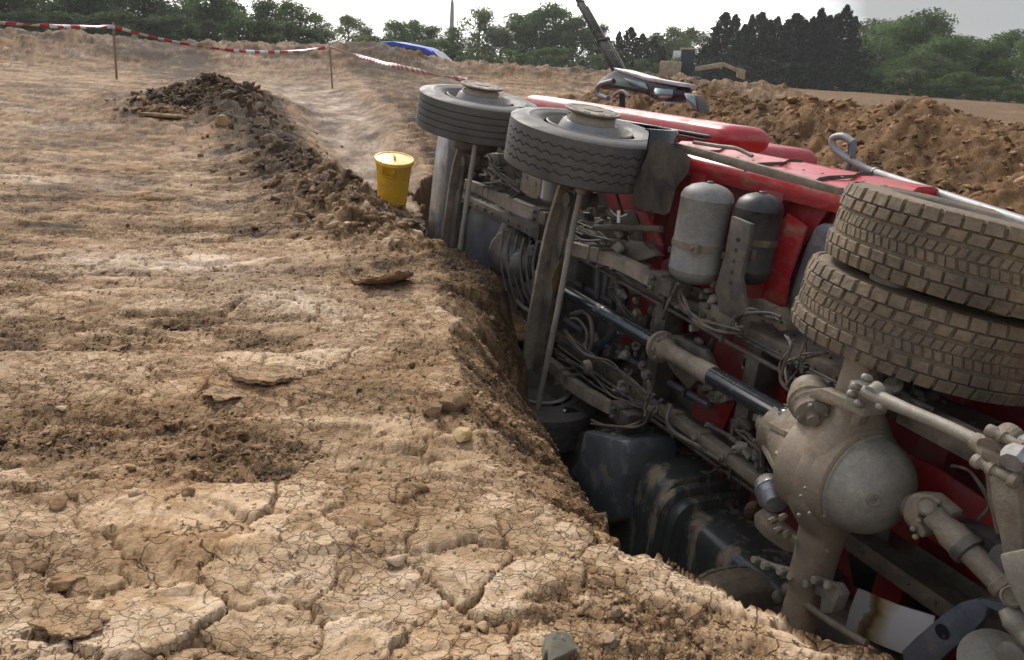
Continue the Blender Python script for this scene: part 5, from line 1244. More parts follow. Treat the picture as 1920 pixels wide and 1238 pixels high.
def broad_proto(seed, n=6500, H=1.0, wd=.42, low=.12, blobs=26, open_=.0):
    r_ = np.random.default_rng(seed); C = []; bl = []
    for k in range(blobs):
        t = r_.random()**.8; z = low+(.93-low)*t
        w_ = wd*math.sin(math.pi*min(1, (.25+.72*t)))**.7*r_.uniform(.35, 1.0); a = r_.random()*6.283
        bl.append((w_*math.cos(a), w_*math.sin(a), z, r_.uniform(.085, .17)))
    bl.append((0, 0, .55, .25)); bl.append((0, 0, .85, .12)); bl.append((0, 0, .32, .2))
    wts = np.array([b[3]**2 for b in bl]); wts /= wts.sum()
    idx = r_.choice(len(bl), n, p=wts); B = np.array(bl)[idx]
    d = r_.normal(size=(n, 3)); d /= np.linalg.norm(d, axis=1)[:, None]; rad_ = r_.random(n)**.33*(1+.25*r_.normal(size=n)*.5)
    C = B[:, :3]+d*(B[:, 3]*rad_)[:, None]*np.array([1, 1, .85])
    return C, bl
def trunk_mesh(seed, bl, th=.022):
    mb = MB(); r_ = random.Random(seed)
    mb.tube([(0, 0, -.03), (.008, .004, .25), (-.006, .0, .5), (0, .004, .85)], [th*1.3, th, th*.7, th*.2], 8, sub=3)
    for b in bl[:14]:
        z0 = max(.12, b[2]-.28); mb.tube([(0, 0, z0), (b[0]*.5, b[1]*.5, z0+(b[2]-z0)*.4), b[:3]], [th*.55, th*.35, th*.1], 5, sub=2)
    o = mb.build('trunk', M['bark'], None, smooth=True); me = o.data; bpy.data.objects.remove(o); return me
PROT = {}
for k, (seed, wd, low, nb, n) in enumerate([(1, .40, .10, 30, 7000), (2, .34, .14, 26, 6500), (3, .46, .08, 34, 7500), (4, .30, .12, 24, 6000), (5, .52, .05, 34, 7500)]):
    C, bl = broad_proto(seed, n, 1, wd, low, nb)
    PROT['b%d' % k] = (leaf_mesh('crown', C, .020, seed), trunk_mesh(seed, bl))
for k in range(4):
    r_ = np.random.default_rng(50+k); n = 6500
    t = r_.random(n)**1.25; z = .02+.97*t; wmax = (.17+.045*k)*(1-t)**(.62+.08*k)
    a = r_.random(n)*6.283; lob = 1+.34*np.sin(a*4+z*(23+5*k)+k)+.30*np.sin(z*(61+9*k)+a*3)
    rr_ = wmax*lob*(1-.55*r_.random(n)**2)
    C = np.stack([rr_*np.cos(a), rr_*np.sin(a), z+rr_*.25], -1); ori = np.stack([np.cos(a), np.sin(a), np.full(n, .8)], -1)
    mb = MB(); mb.tube([(0, 0, -.02), (0, 0, .5), (0, 0, .97)], [.02, .014, .002], 7)
    o = mb.build('trunk', M['bark'], None, smooth=True); me = o.data; bpy.data.objects.remove(o)
    PROT['c%d' % k] = (leaf_mesh('crown', C, .017, 60+k, ori=ori), me)
C, bl = broad_proto(77, 2200, 1, .75, .0, 26); C[:, 2] = np.abs(C[:, 2])*.9
PROT['s'] = (leaf_mesh('crown', C, .036, 77), PROT['b4'][1])
def mtree(kind, px, top, base, dist, mat, name, label, cat, group, wf=1., rot=None):
    d = ray(px, top); k = dist/math.hypot(d[0], d[1]); x, y = d[0]*k, d[1]*k; zt = CAMH+d[2]*k
    d2 = ray(px, base); zb = CAMH+d2[2]*dist/math.hypot(d2[0], d2[1]); zb = min(zb, gzs(x, y)) if True else zb
    h = zt-zb
    e_ = empty(name, (x, y, zb-.1), rot if rot is not None else random.random()*6.28); e_.scale = (h*wf*(1.7 if cat == 'tree' else 1), h*wf*(1.7 if cat == 'tree' else 1), h)
    for nm, me, mt in (('crown', PROT[kind][0], mat), ('trunk', PROT[kind][1], 'bark')):
        if not me.materials: me.materials.append(None)
        o = bpy.data.objects.new(nm, me); COL.objects.link(o); o.parent = e_
        o.material_slots[0].link = 'OBJECT'; o.material_slots[0].material = M[mt]
    return tag(e_, label, cat, group)
def gzs(x, y): return float(base_h(np.array([x]), np.array([y]))[0])
def horizon(px): return 48+111*px/1920.
G1 = 'trees along the far edge of the site'
DES = {}
def where(px):
    if px < 200: return 'behind the red and white tape at the far left'
    if px < 330: return 'behind the first tape post'
    if px < 470: return 'behind the dark earth mound'
    if px < 640: return 'behind the second tape post'
    if px < 720: return 'between the second tape post and the blue car'
    if px < 800: return 'behind the blue car'
    if px < 880: return 'beside the pale mast'
    if px < 1000: return 'above the front wheels of the lorry'
    if px < 1100: return 'left of the crane boom'
    if px < 1260: return 'right of the crane boom'
    if px < 1330: return 'behind the yellow digger'
    if px < 1640: return 'in the dark conifer row'
    if px < 1720: return 'right of the conifer row, by the lamp post'
    return 'at the far right end of the tree line'
def lab(adj, px, extra=''):
    s = '%s %s%s' % (adj, where(px), extra); return ' '.join(s.split()[:16])
# (kind, px, top, dist, material, width, adjective)
TR = [('b0', -60, -60, 62, 'leafd', 1., 'tall dark tree'), ('b2', 20, -52, 60, 'leafd', 1., 'broad dark tree'), ('b1', 95, -58, 64, 'leafd', 1.1, 'tall dense tree'),
 ('b3', 150, -35, 60, 'leafd', 1.2, 'narrow dark tree'), ('b0', 205, -44, 63, 'leafd', 1., 'dense dark tree'), ('b2', 262, -40, 60, 'leafd', .95, 'wide dark tree'),
 ('b1', 300, 2, 66, 'leafd', .9, 'small dark tree'), ('b1', 350, -14, 66, 'leaf', .9, 'mid green tree'), ('b3', 395, -30, 64, 'leaf', 1., 'slender tree with sky through its crown'), ('b4', 432, -8, 66, 'leaf', .65, 'loose green tree'),
 ('b2', 500, -5, 68, 'leaf', .72, 'rounded green tree'), ('b0', 548, -4, 68, 'leaf', .8, 'round topped green tree'), ('b1', 590, 22, 70, 'leaf', .8, 'lower green tree'),
 ('b4', 652, 22, 82, 'leafl', .72, 'pale small tree'), ('b1', 688, 50, 80, 'leafl', .8, 'low pale tree'), ('b3', 742, 36, 84, 'leaf', .9, 'small upright tree'), ('b0', 772, 33, 84, 'leaf', .85, 'small rounded tree'),
 ('b2', 815, 46, 86, 'leaf', .9, 'low spreading tree'), ('b1', 850, 48, 88, 'leaf', .9, 'low tree'), ('b2', 900, 12, 88, 'leaf', .62, 'big round crowned tree'), ('b4', 940, 52, 84, 'leafd', .8, 'low dark tree'),
 ('b1', 975, 22, 90, 'leaf', .8, 'tall grey green tree'), ('b0', 1010, 16, 90, 'leaf', .8, 'full crowned tree'), ('b3', 1045, 6, 90, 'leaf', .95, 'feathery topped tree'), ('b2', 1080, 28, 88, 'leaf', .75, 'broad green tree'),
 ('b4', 1125, 40, 92, 'leaf', .7, 'round green tree'), ('b1', 1262, 48, 100, 'leafl', .8, 'pale distant tree'), ('b4', 1300, 46, 102, 'leafl', .7, 'pale far tree'), ('b0', 1235, 58, 100, 'leafl', .8, 'grey green far tree'),
 ('b1', 1640, 34, 96, 'leafl', .8, 'pale green tree'), ('b3', 1668, 40, 94, 'leafl', .9, 'thin pale tree'), ('b0', 1705, 26, 86, 'leaf', .72, 'large green tree'), ('b2', 1748, 18, 86, 'leaf', .70, 'largest green tree'), ('b4', 1790, 62, 80, 'leaf', .85, 'bushy bright tree'),
 ('b1', 1815, 66, 84, 'leaf', .8, 'slim green tree'), ('b2', 1850, 74, 82, 'leaf', .8, 'low full tree'), ('b0', 1905, 52, 90, 'leaf', .8, 'tall tree at the frame edge'), ('b4', 1955, 60, 84, 'leaf', .8, 'wide tree partly cut off'), ('b1', 2030, 50, 84, 'leaf', 1., 'tree beyond the frame edge'),
 ('b1', -150, -70, 64, 'leafd', 1., 'dark tree beyond the frame edge'), ('b4', 1735, 92, 76, 'leafl', .9, 'low bright bush like tree')]
for (k, px, top, dist, mt, wf, adj) in TR:
    mtree(k, px, top, horizon(px)+18, dist, M and mt, 'broadleaf_tree', lab(adj, px), 'tree', G1, wf)
CT = [(1345, 44, .9), (1362, 20, 1), (1381, 24, .9), (1398, 42, 1), (1412, 24, .9), (1430, 20, 1), (1446, 34, .9), (1460, 28, 1), (1478, 34, 1), (1496, 22, 1.2), (1512, 34, 1), (1527, 28, .9), (1543, 12, 1), (1558, 26, .9), (1572, 24, 1), (1590, 6, 1), (1606, 28, 1),
 (1622, 66, 1.2), (1322, 84, 1.3), (1140, 66, 1.3), (1162, 56, 1.1), (1184, 48, 1.1), (1206, 60, 1.2), (1228, 66, 1.2), (1244, 84, 1.2)]
shape = ['tall spired conifer', 'ragged dark conifer', 'narrow conifer', 'thick conifer']
for i, (px, top, wf) in enumerate(CT):
    nth = 'in the small dark clump right of the crane boom' if px < 1260 else 'in the big dark conifer row'
    mtree('c%d' % (i % 4), px, top, horizon(px)+20, 78+4*(i % 3), 'needle', 'conifer', '%s %s, %s from left' % (shape[i % 4], nth, ['first', 'second', 'third', 'fourth', 'fifth', 'sixth', 'seventh', 'eighth', 'ninth', 'tenth', 'eleventh', 'twelfth', 'thirteenth', 'fourteenth', 'fifteenth', 'sixteenth', 'seventeenth', 'eighteenth', 'nineteenth', 'twentieth', 'x', 'x', 'x', 'x', 'x'][i] if px > 1260 else ['first', 'second', 'third', 'fourth', 'fifth', 'sixth'][(i-19) % 6]), 'conifer', 'dark conifers of the far row', wf*(1.0+.18*((i*7) % 4)))
def nthw(n):
    o = ['', 'first', 'second', 'third', 'fourth', 'fifth', 'sixth', 'seventh', 'eighth', 'ninth']; tn = {2: 'twenty', 3: 'thirty', 4: 'forty', 5: 'fifty', 6: 'sixty', 7: 'seventy', 8: 'eighty', 9: 'ninety'}
    if n < 10: return o[n]
    if n < 20: return ['tenth', 'eleventh', 'twelfth', 'thirteenth', 'fourteenth', 'fifteenth', 'sixteenth', 'seventeenth', 'eighteenth', 'nineteenth'][n-10]
    return tn[n//10]+('-'+o[n % 10] if n % 10 else '') if n % 10 else tn[n//10][:-1]+'ieth'
# hedge shrubs along the foot of the trees
r_ = random.Random(3); px = -120; i = 0
while px < 2050:
    top = horizon(px)-r_.uniform(10, 34); mt = r_.choice(['leaf', 'leafd', 'leaf', 'leafl'])
    if px < 620: mt = 'leafd'; top -= 22
    if 1300 < px < 1640: mt = 'needle'
    mtree('s', px, top, horizon(px)+12, 72 if px > 620 else 56, mt, 'hedge_shrub', '%s hedge shrub at the foot of the far trees, %s from the left' % (dict(leaf='green', leafd='dark', leafl='pale', needle='blackish')[mt], nthw(i+1)), 'shrub', 'shrubs at the foot of the far trees', r_.uniform(1.0, 1.4))
    px += r_.uniform(22, 40); i += 1

# ------------------------------------------------------------------ pale field strip, far lane
def sheet(name, pts, mat):
    o = mobj(name, pts, [tuple(range(len(pts)))], mat); o['kind'] = 'structure'; return o

# ------------------------------------------------------------------ tape barrier
M['wood'] = pmat('wooden stake', (.30, .20, .11), .8, bump=.3); M['tred'] = pmat('red tape stripe', (.52, .02, .025), .4); M['twhite'] = pmat('white tape stripe', (.72, .70, .68), .4)
def post(px, ptop, pbot, dist, label):
    top = WD(px-3, ptop, dist); bot = WD(px+2, pbot, dist)
    g0 = gz(bot[0], bot[1])
    e_ = empty('stake', (bot[0], bot[1], g0-.15))
    mb = MB(); hh = top[2]-g0+.15; mb.beam((0, 0, 0), (top[0]-bot[0], 0, hh), .045, .04); mb.build('shaft', M['wood'], e_, bevel=.004)
    mb = MB(); t_ = np.array([top[0]-bot[0], 0, hh]); mb.beam(t_-(0, 0, .14), t_-(0, 0, .06), .056, .05); mb.build('tape_wrap', M['twhite'], e_, bevel=.003)
    tag(e_, label, 'stake', 'stakes holding up the barrier tape'); return top
p1 = post(215, 42, 140, 18.5, 'slim wooden stake holding the tape beside the dark earth mound')
p2 = post(621, 82, 146, 22.0, 'slim wooden stake carrying the tape left of the blue car')
p3 = post(880, 152, 170, 10.4, 'short stake hidden behind the front wheel of the lorry')
p0_ = WD(-60, 37, 15.5)
def tape(a, b, sag_, label, tw=6., wd=.085):
    a = np.array(a, float); b = np.array(b, float); L = np.linalg.norm(b-a); n = int(L/.045)*1
    mbv = []; f = []; mi = []
    for k in range(n+1):
        t = k/n; p = a+(b-a)*t-np.array([0, 0, sag_*4*t*(1-t)]); an = .9*math.sin(t*tw)+.35*math.sin(t*tw*3.3)+.15
        d = (b-a)/L; s_ = np.cross(d, (0, 0, 1)); u = np.array([0, 0, 1])*math.cos(an)+s_*math.sin(an)
        mbv += [p-u*wd/2, p+u*wd/2+d*.0]
    for k in range(n):
        # slanted stripes about 0.25 m long, approximated on short cells
        f.append((2*k, 2*k+2, 2*k+3, 2*k+1)); mi.append(0 if (k*.045 % .36) < .18 else 1)
    o = mobj('barrier_tape', mbv, f, [M['tred'], M['twhite']], smooth=True); o.data.polygons.foreach_set('material_index', mi)
    md = o.modifiers.new('thick', 'SOLIDIFY'); md.thickness = .002
    tag(o, label, 'tape', 'red and white barrier tape between the stakes')
dn_ = np.array([0, 0, .09])
tape(p0_, p1-dn_, .05, 'red and white barrier tape running off the left edge from the first stake')
tape(p1-dn_, p2-dn_, .30, 'long sagging red and white barrier tape between the two stakes')
tape(p2-dn_, p3, .05, 'red and white barrier tape dropping from the right stake behind the lorry wheel', 9)

# ------------------------------------------------------------------ yellow bin
M['yellow'] = pmat('yellow plastic bin', (.92, .52, .03), .32, dirt=(.35, .24, .12), dirt_amt=.2, dirt_scale=6, col2=(.78, .47, .02), bump=.05)
M['yellowd'] = pmat('yellow moulding', (.66, .37, .01), .4)
bx, by = W(733, 393, -.10); by += .05
zb = gz(bx, by)-.03
binr = empty('yellow_bin', (bx, by, zb), .4); binr.rotation_euler = (rad(12), rad(2), .25)
tag(binr, 'yellow lidded plastic bin standing in the wet track beside the ridge of clods', 'bin')
mb = MB(); mb.lathe((0, 0, 0), (0, 0, 1), [(0, .14), (.012, .157), (.10, .163), (.105, .167), (.12, .163), (.40, .183), (.50, .192), (.51, .198), (.535, .198), (.54, .20), (.56, .20)], 48)
mb.build('bin_body', M['yellow'], binr, smooth=True)
mb = MB(); mb.lathe((0, 0, .545), (0, 0, 1), [(0, .213), (.004, .218), (.03, .218), (.042, .210), (.044, .196), (.036, .190), (.038, .12), (.045, .05), (.046, .01)], 48); lid = mb.build('bin_lid', M['yellow'], binr, smooth=True)
mb = MB(); mb.tube([(.0, -.05, .588), (.0, -.05, .612), (0, .05, .612), (0, .05, .588)], .010, 8, sub=3); mb.build('lid_knob', M['yellowd'], lid, smooth=True)
for s in (-1, 1):
    mb = MB(); q = rad(250) if s < 0 else rad(70); c_, s_ = math.cos(q), math.sin(q)
    R3 = np.array([[c_, -s_, 0], [s_, c_, 0], [0, 0, 1]])
    P_ = [R3@np.array(p) for p in ((.185, -.06, .53), (.215, -.06, .53), (.222, -.055, .45), (.222, .055, .45), (.215, .06, .53), (.185, .06, .53))]
    mb.tube(P_, .010, 8, sub=2); mb.box(R3@np.array((.205, 0, .50)), (.03, .13, .06), R3); mb.build('bin_handle', M['yellowd'], binr, smooth=True)

# ------------------------------------------------------------------ blue car half hidden by the berm
M['blue'] = pmat('wet blue car paint', (.035, .09, .55), .5, coat=.0, spec=.2, dirt=MUD, dirt_amt=.08); M['cglass'] = pmat('dark car glass', (.03, .04, .05), .4, spec=.3)
M['lamp'] = pmat('clear headlamp', (.7, .7, .7), .1)
cx_, cy_ = WD(792, 100, 33.)[:2]
car = empty('blue_car', (0, 0, 0)); tag(car, 'blue car half hidden behind the far soil bank left of the lorry', 'car')
def car_sec(y0, y1, pr, name, mat, inset=0.):
    mb = MB(); mb.prism([(x, y0, z) for x, z in pr], (0, y1-y0, 0)); return mb.build(name, M[mat], car, smooth=True, bevel=.05, seg=3)
car_sec(-.85, .85, [(-2.15, .35), (-2.2, .80), (-2.1, .98), (-.9, 1.03), (1.0, 1.0), (1.95, .86), (2.15, .65), (2.1, .30)], 'body', 'blue')
car_sec(-.72, .72, [(-1.95, 1.0), (-1.7, 1.40), (-1.2, 1.50), (.15, 1.49), (.45, 1.40), (1.1, 1.0)], 'cabin', 'blue')
car_sec(-.735, .735, [(-1.72, 1.04), (-1.58, 1.36), (-.75, 1.42), (-.75, 1.04)], 'side_window', 'cglass'); car_sec(-.735, .735, [(-.68, 1.04), (-.68, 1.42), (.12, 1.41), (.82, 1.04)], 'side_window', 'cglass')
mb = MB(); mb.prism([(.46, -.62, 1.40), (.46, .62, 1.40), (1.08, .66, 1.03), (1.08, -.66, 1.03)], (.03, 0, .03)); mb.build('windscreen', M['cglass'], car)
for s in (-1, 1):
    mb = MB(); mb.ball((2.03, s*.62, .74), .12, (.7, 1.2, .7)); mb.build('headlight', M['lamp'], car, smooth=True)
    for x in (-1.3, 1.35):
        mb = MB(); mb.lathe((x, s*.70, .32), (0, s, 0), [(0, .2), (.0, .32), (.18, .32), (.19, .28), (.17, .2), (.16, .02)], 24); mb.build('wheel', M['rubber'], car, smooth=True)
    mb = MB(); mb.ball((.62, s*.95, 1.08), .10, (.8, 1, .8)); mb.build('wing_mirror', M['blue'], car, smooth=True)
_z = WD(780, 87, 33.)[2]
car.location = (cx_, cy_, _z-1.50); car.rotation_euler = (0, rad(7), rad(-12))

# ------------------------------------------------------------------ yellow digger far behind the heap
M['cyel'] = pmat('faded yellow machine paint', (.44, .36, .22), .6, dirt=MUD, dirt_amt=.4)
dc = WD(1290, 128, 46.); dg = empty('digger', (dc[0], dc[1], gzs(dc[0], dc[1])-.1), rad(-10)); tag(dg, 'small faded yellow tracked digger far behind the spoil heap, before the conifers', 'digger')
hz = WD(1290, 118, 46.)[2]-dg.location[2]
dg.scale = (1, 1, max(.5, hz/1.5)) if hz > 0 else (1, 1, 1)
def dpart(n_, c, s_, mat='cyel', bev=.04):
    mb = MB(); mb.box(c, s_); return mb.build(n_, M[mat], dg, bevel=bev)
dpart('engine_cover', (-1.0, 0, 1.15), (1.2, 1.4, .75)); dpart('cab_frame', (-.1, .2, 1.5), (.8, .8, 1.3), 'cglass'); dpart('cab_roof', (-.1, .2, 2.2), (.95, .95, .10))
dpart('turntable', (-.3, 0, .72), (2.2, 1.5, .15), 'dark')
for s in (-1, 1): dpart('crawler_track', (-.2, s*.75, .35), (2.6, .4, .6), 'dark', .15)
mb = MB(); mb.beam((.4, -.2, 1.2), (1.9, -.2, 1.5), .22, .25); mb.beam((1.9, -.2, 1.55), (2.9, -.2, 1.2), .16, .2); mb.build('boom_arm', M['cyel'], dg, bevel=.03)
mb = MB(); mb.prism([(2.7, -.5, 1.4), (3.2, -.5, 1.3), (3.2, -.5, .8), (2.8, -.5, .9)], (0, .7, 0)); mb.build('bucket', M['cyel'], dg, bevel=.03)
# ------------------------------------------------------------------ crane boom leaning over the cab
M['boomd'] = pmat('dark crane boom steel', (.03, .031, .033), .75, spec=.1, dirt=MUD, dirt_amt=.15)
b0 = WD(1158, 132, 13.5); b1 = WD(1085, 0, 15.5); b2 = b1+(b1-b0)*.8
bm_ = empty('crane_boom', tuple(b0)); tag(bm_, 'slim dark telescopic crane boom leaning left above the lorry cab mirrors', 'crane boom')
dd = b2-b0; dl_ = np.linalg.norm(dd)
mb = MB(); mb.beam(-dd*.06, dd*.20, .15, .12, up=(1, 0, 0)); mb.build('base_section', M['boomd'], bm_, bevel=.01)
mb = MB(); mb.beam(dd*.20, dd*.52, .125, .10, up=(1, 0, 0)); mb.beam(dd*.195, dd*.215, .17, .14, up=(1, 0, 0)); mb.build('middle_section', M['boomd'], bm_, bevel=.01)
mb = MB(); mb.beam(dd*.52, dd, .10, .08, up=(1, 0, 0)); mb.beam(dd*.515, dd*.53, .14, .11, up=(1, 0, 0)); mb.build('top_section', M['boomd'], bm_, bevel=.01)
mb = MB(); o_ = np.array([.10, -.02, 0]); mb.tube([o_-dd*.03, o_+dd*.1, o_+dd*.3, o_+dd*.5], .018, 8); mb.tube([o_*1.3-dd*.03, o_*1.6+dd*.12, o_+dd*.26], .014, 8); mb.build('hydraulic_hose', M['hose'], bm_, smooth=True)
# its stubby tracked base stands down in the cutting behind the cab
mb = MB(); gb = gzs(b0[0], b0[1]); mb.beam((.25, 0, -(b0[2]-gb)-.1), -dd*.05, .10, .10, up=(1, 0, 0)); mb.build('mounting_post', M['boomd'], bm_, bevel=.02)
# ------------------------------------------------------------------ mast, lamp post, van
t0 = WD(847, 46, 120.); t1 = WD(846, -25, 120.); gm = gzs(t0[0], t0[1])
mast = empty('telecom_mast', (t0[0], t0[1], gm)); tag(mast, 'pale slender telecom mast rising above the trees behind the front wheels', 'mast')
hM = t1[2]-gm
mb = MB(); mb.lathe((0, 0, 0), (0, 0, 1), [(0, .5), (hM*.7, .3), (hM*.8, .26)], 12); mb.build('mast_pole', M['whitegrey'], mast, smooth=True)
for k in range(3):
    q = k*2.09; mb = MB(); mb.box((.42*math.cos(q), .42*math.sin(q), hM*.90), (.28, .28, hM*.16)); mb.build('antenna_panel', M['whitegrey'], mast, bevel=.03)
mb = MB(); mb.lathe((0, 0, hM*.8), (0, 0, 1), [(0, .18), (hM*.2, .15)], 8); mb.build('mast_tip', M['whitegrey'], mast)
l0 = WD(1640, 135, 78.); l1 = WD(1646, 68, 78.); gl = gzs(l0[0], l0[1])
lp = empty('lamp_post', (l0[0], l0[1], gl)); tag(lp, 'thin grey lamp post between the conifer row and the right hand trees', 'lamp post')
mb = MB(); mb.tube([(0, 0, 0), (0, 0, l1[2]-gl-.2), (.1, 0, l1[2]-gl), (.8, 0, l1[2]-gl+.1)], .07, 8); mb.build('pole', M['whitegrey'], lp, smooth=True)
mb = MB(); mb.box((1.0, 0, l1[2]-gl+.1), (.6, .25, .12)); mb.build('lamp_head', M['whitegrey'], lp, bevel=.03)
def van(px, py, dist, label, L=4.6, rz=0.):
    c = WD(px, py, dist); e_ = empty('parked_van', (c[0], c[1], c[2]-.1), rz); tag(e_, label, 'van')
    mb = MB(); mb.prism([(-L/2, -.95, .35), (-L/2, -.95, 2.1), (L/2-1.4, -.95, 2.15), (L/2-.7, -.95, 1.2), (L/2, -.95, 1.05), (L/2, -.95, .35)], (0, 1.9, 0)); b_ = mb.build('body', M['white'], e_, bevel=.1, smooth=True)
    mb = MB(); mb.prism([(L/2-1.75, -.97, 1.3), (L/2-1.75, -.97, 1.9), (L/2-1.35, -.97, 1.9), (L/2-.85, -.97, 1.25)], (0, 1.94, 0)); mb.build('side_window', M['cglass'], e_)
    for s in (-1, 1):
        for x in (-L/2+.8, L/2-.9): mb = MB(); mb.lathe((x, s*.8, .35), (0, s, 0), [(0, .35), (.18, .35), (.2, .25), (.2, .02)], 16); mb.build('wheel', M['rubber'], e_, smooth=True)
van(1284, 130, 96., 'white van parked far off in the gap between the two conifer groups', 4.0, 1.0)

# ------------------------------------------------------------------ stones and slabs on the bank
def clod(name, px, py, size, mat, label, cat, seed, z=0., sc=(1, 1, .8), sub=3):
    x, y = W(px, py, z); v, f = ico(4); r_ = np.random.default_rng(seed)
    d = 1+.20*np.sin(v@r_.normal(size=3)*2.3)+.12*np.sin(v@r_.normal(size=3)*5)
    vv = v*d[:, None]
    for _ in range(9):
        nn = r_.normal(size=3); nn /= np.linalg.norm(nn); h = vv@nn; vv = vv-np.maximum(h-.70, 0)[:, None]*nn
    vv = vv+.010*r_.normal(size=vv.shape)
    o = mobj(name, vv*np.array(sc)*size, f, mat, smooth=True)
    A = o.data.attributes.new('dry', 'FLOAT', 'POINT'); A.data.foreach_set('value', np.full(len(v), .5, np.float32)); A = o.data.attributes.new('wet', 'FLOAT', 'POINT')
    o.location = (x, y, gz(x, y)+size*sc[2]*.30); o.rotation_euler = (0, 0, r_.random()*6); tag(o, label, cat)
    return o
M['ochre'] = pmat('ochre stone', (.46, .31, .13), .8, col2=(.33, .22, .10), bump=.5, bump_scale=30); M['ygrey'] = pmat('grey brown stone', (.26, .185, .115), .9, bump=.5, bump_scale=30)
M['flint'] = pmat('dark grey stone', (.13, .115, .08), .8, bump=.3)
clod('stone', 870, 826, .050, M['ochre'], 'ochre flat stone on the edge of the collapsed bank', 'stone', 1, sc=(1.3, .8, .6))
clod('stone', 897, 812, .028, M['ochre'], 'small ochre stone just right of the flat ochre one', 'stone', 2)
clod('soil_lump', 848, 765, .068, M['soil'], 'rounded soil lump above the ochre stone on the bank edge', 'soil lump', 3, sc=(1, 1, 1))
clod('soil_lump', 812, 778, .050, M['soil'], 'smaller soil lump leaning against the rounded one on its left', 'soil lump', 4, sc=(.8, 1, 1))
clod('stone', 355, 935, .030, M['soil2'], 'grey brown stone lying in the dark rubble band left of centre', 'stone', 5)
clod('stone', 118, 1100, .045, M['soil2'], 'brown stone among the cracked plates at the lower left', 'stone', 6, sc=(1.2, .9, .55))
clod('stone', 110, 955, .040, M['soil2'], 'dull stone in the rubble near the left edge of the photo', 'stone', 7, sc=(1.2, .9, .6))
clod('stone', 1045, 1222, .060, M['flint'], 'dark grey green stone sunk in the bank at the bottom edge', 'stone', 8, sc=(1.2, 1, .6))
clod('stone', 1147, 1200, .026, M['ygrey'], 'small pale pebble by the dark stone at the bottom edge', 'stone', 9)
clod('stone', 1155, 1152, .022, M['ygrey'], 'pebble in the rubble line above the bottom edge', 'stone', 10)
clod('stone', 415, 215, .13, M['ochre'], 'light brown boulder on the right side of the dark earth mound', 'stone', 11, z=.45)
def slab(px, py, w_, h_, label, seed, tilt=(0, 0), z=0., th=.03, lift=.0):
    x, y = W(px, py, z); r_ = np.random.default_rng(seed); n = 60; m_ = 7
    v = []; f = []
    for side_ in (1, 0):
        for j in range(m_):
            for k in range(n):
                a = 6.283*k/n; rr_ = (1+.10*math.sin(a*2+seed)+.08*math.sin(a*5+2*seed)+.05*math.sin(a*9+seed)+.05*math.sin(a*14+3*seed))*(j+.001)/(m_-1)
                xx, yy = w_/2*rr_*math.cos(a), h_/2*rr_*math.sin(a)
                zz = th*side_*(1 if j < m_-1 else .72)+.35*(xx*xx+yy*yy)*lift+.004*math.sin(xx*60+seed)+.004*math.sin(yy*70)
                v.append((xx*(1-.04*(1-side_)*(j == m_-1)), yy, zz))
    for sd in (0, 1):
        b_ = sd*m_*n
        for j in range(m_-1):
            for k in range(n):
                q = (b_+j*n+k, b_+j*n+(k+1) % n, b_+(j+1)*n+(k+1) % n, b_+(j+1)*n+k); f.append(q if sd else q[::-1])
    for k in range(n): f.append(((m_-1)*n+k, (m_-1)*n+(k+1) % n, m_*n+(m_-1)*n+(k+1) % n, m_*n+(m_-1)*n+k))
    o = mobj('mud_slab', v, f, M['soil'], smooth=False)
    A = o.data.attributes.new('dry', 'FLOAT', 'POINT'); A.data.foreach_set('value', np.full(len(v), .60, np.float32)); A = o.data.attributes.new('wet', 'FLOAT', 'POINT'); A = o.data.attributes.new('crk', 'FLOAT', 'POINT'); A.data.foreach_set('value', np.full(len(v), .8, np.float32))
    o.location = (x, y, gz(x, y)+.006); o.rotation_euler = (rad(tilt[0]), rad(tilt[1]), r_.uniform(-.3, .3)); tag(o, label, 'mud slab'); return o
slab(500, 712, .30, .30, 'thick dried mud slab with a dark undercut edge in the middle of the bank', 1, (-7, 3), th=.028)
slab(720, 538, .40, .44, 'upturned curling mud slab near the end of the ridge of clods', 2, (-16, -14), th=.03, lift=2.)
slab(130, 1170, .24, .15, 'oval pale mud slab with a dark rim at the lower left corner', 3, (-3, 0), th=.010)
slab(425, 742, .22, .16, 'pale tongue shaped mud slab below the thick undercut slab', 5, (-3, 5), th=.008)
slab(318, 240, .8, .45, 'flat grey slab lying at the foot of the dark earth mound', 7, (-4, 2), z=.12, th=.05)
# the scorched white sheet lying low under the rear axle
M['burn'] = bpy.data.materials.new('white sheet with brown scorch'); M['burn'].use_nodes = True
t = M['burn'].node_tree; b = t.nodes['Principled BSDF']; L = t.links.new
tcn = t.nodes.new('ShaderNodeTexCoord'); sx_ = t.nodes.new('ShaderNodeSeparateXYZ'); L(tcn.outputs['Generated'], sx_.inputs[0])
nn = t.nodes.new('ShaderNodeTexNoise'); nn.inputs['Scale'].default_value = 3; nn.inputs['Detail'].default_value = 5; L(tcn.outputs['Generated'], nn.inputs['Vector'])
ma = t.nodes.new('ShaderNodeMath'); ma.operation = 'MULTIPLY_ADD'; ma.inputs[1].default_value = .35; L(nn.outputs['Fac'], ma.inputs[0]); L(sx_.outputs['X'], ma.inputs[2])
cr_ = t.nodes.new('ShaderNodeValToRGB'); e_ = cr_.color_ramp.elements; e_[0].position = .60; e_[0].color = (.9, .9, .9, 1); e_[1].position = 1.0; e_[1].color = (.6, .6, .58, 1)
q_ = e_.new(.76); q_.color = (.62, .50, .30, 1); q_ = e_.new(.88); q_.color = (.16, .08, .02, 1); q_ = e_.new(.98); q_.color = (.35, .30, .22, 1)
L(ma.outputs[0], cr_.inputs[0]); L(cr_.outputs[0], b.inputs['Base Color']); b.inputs['Roughness'].default_value = .45
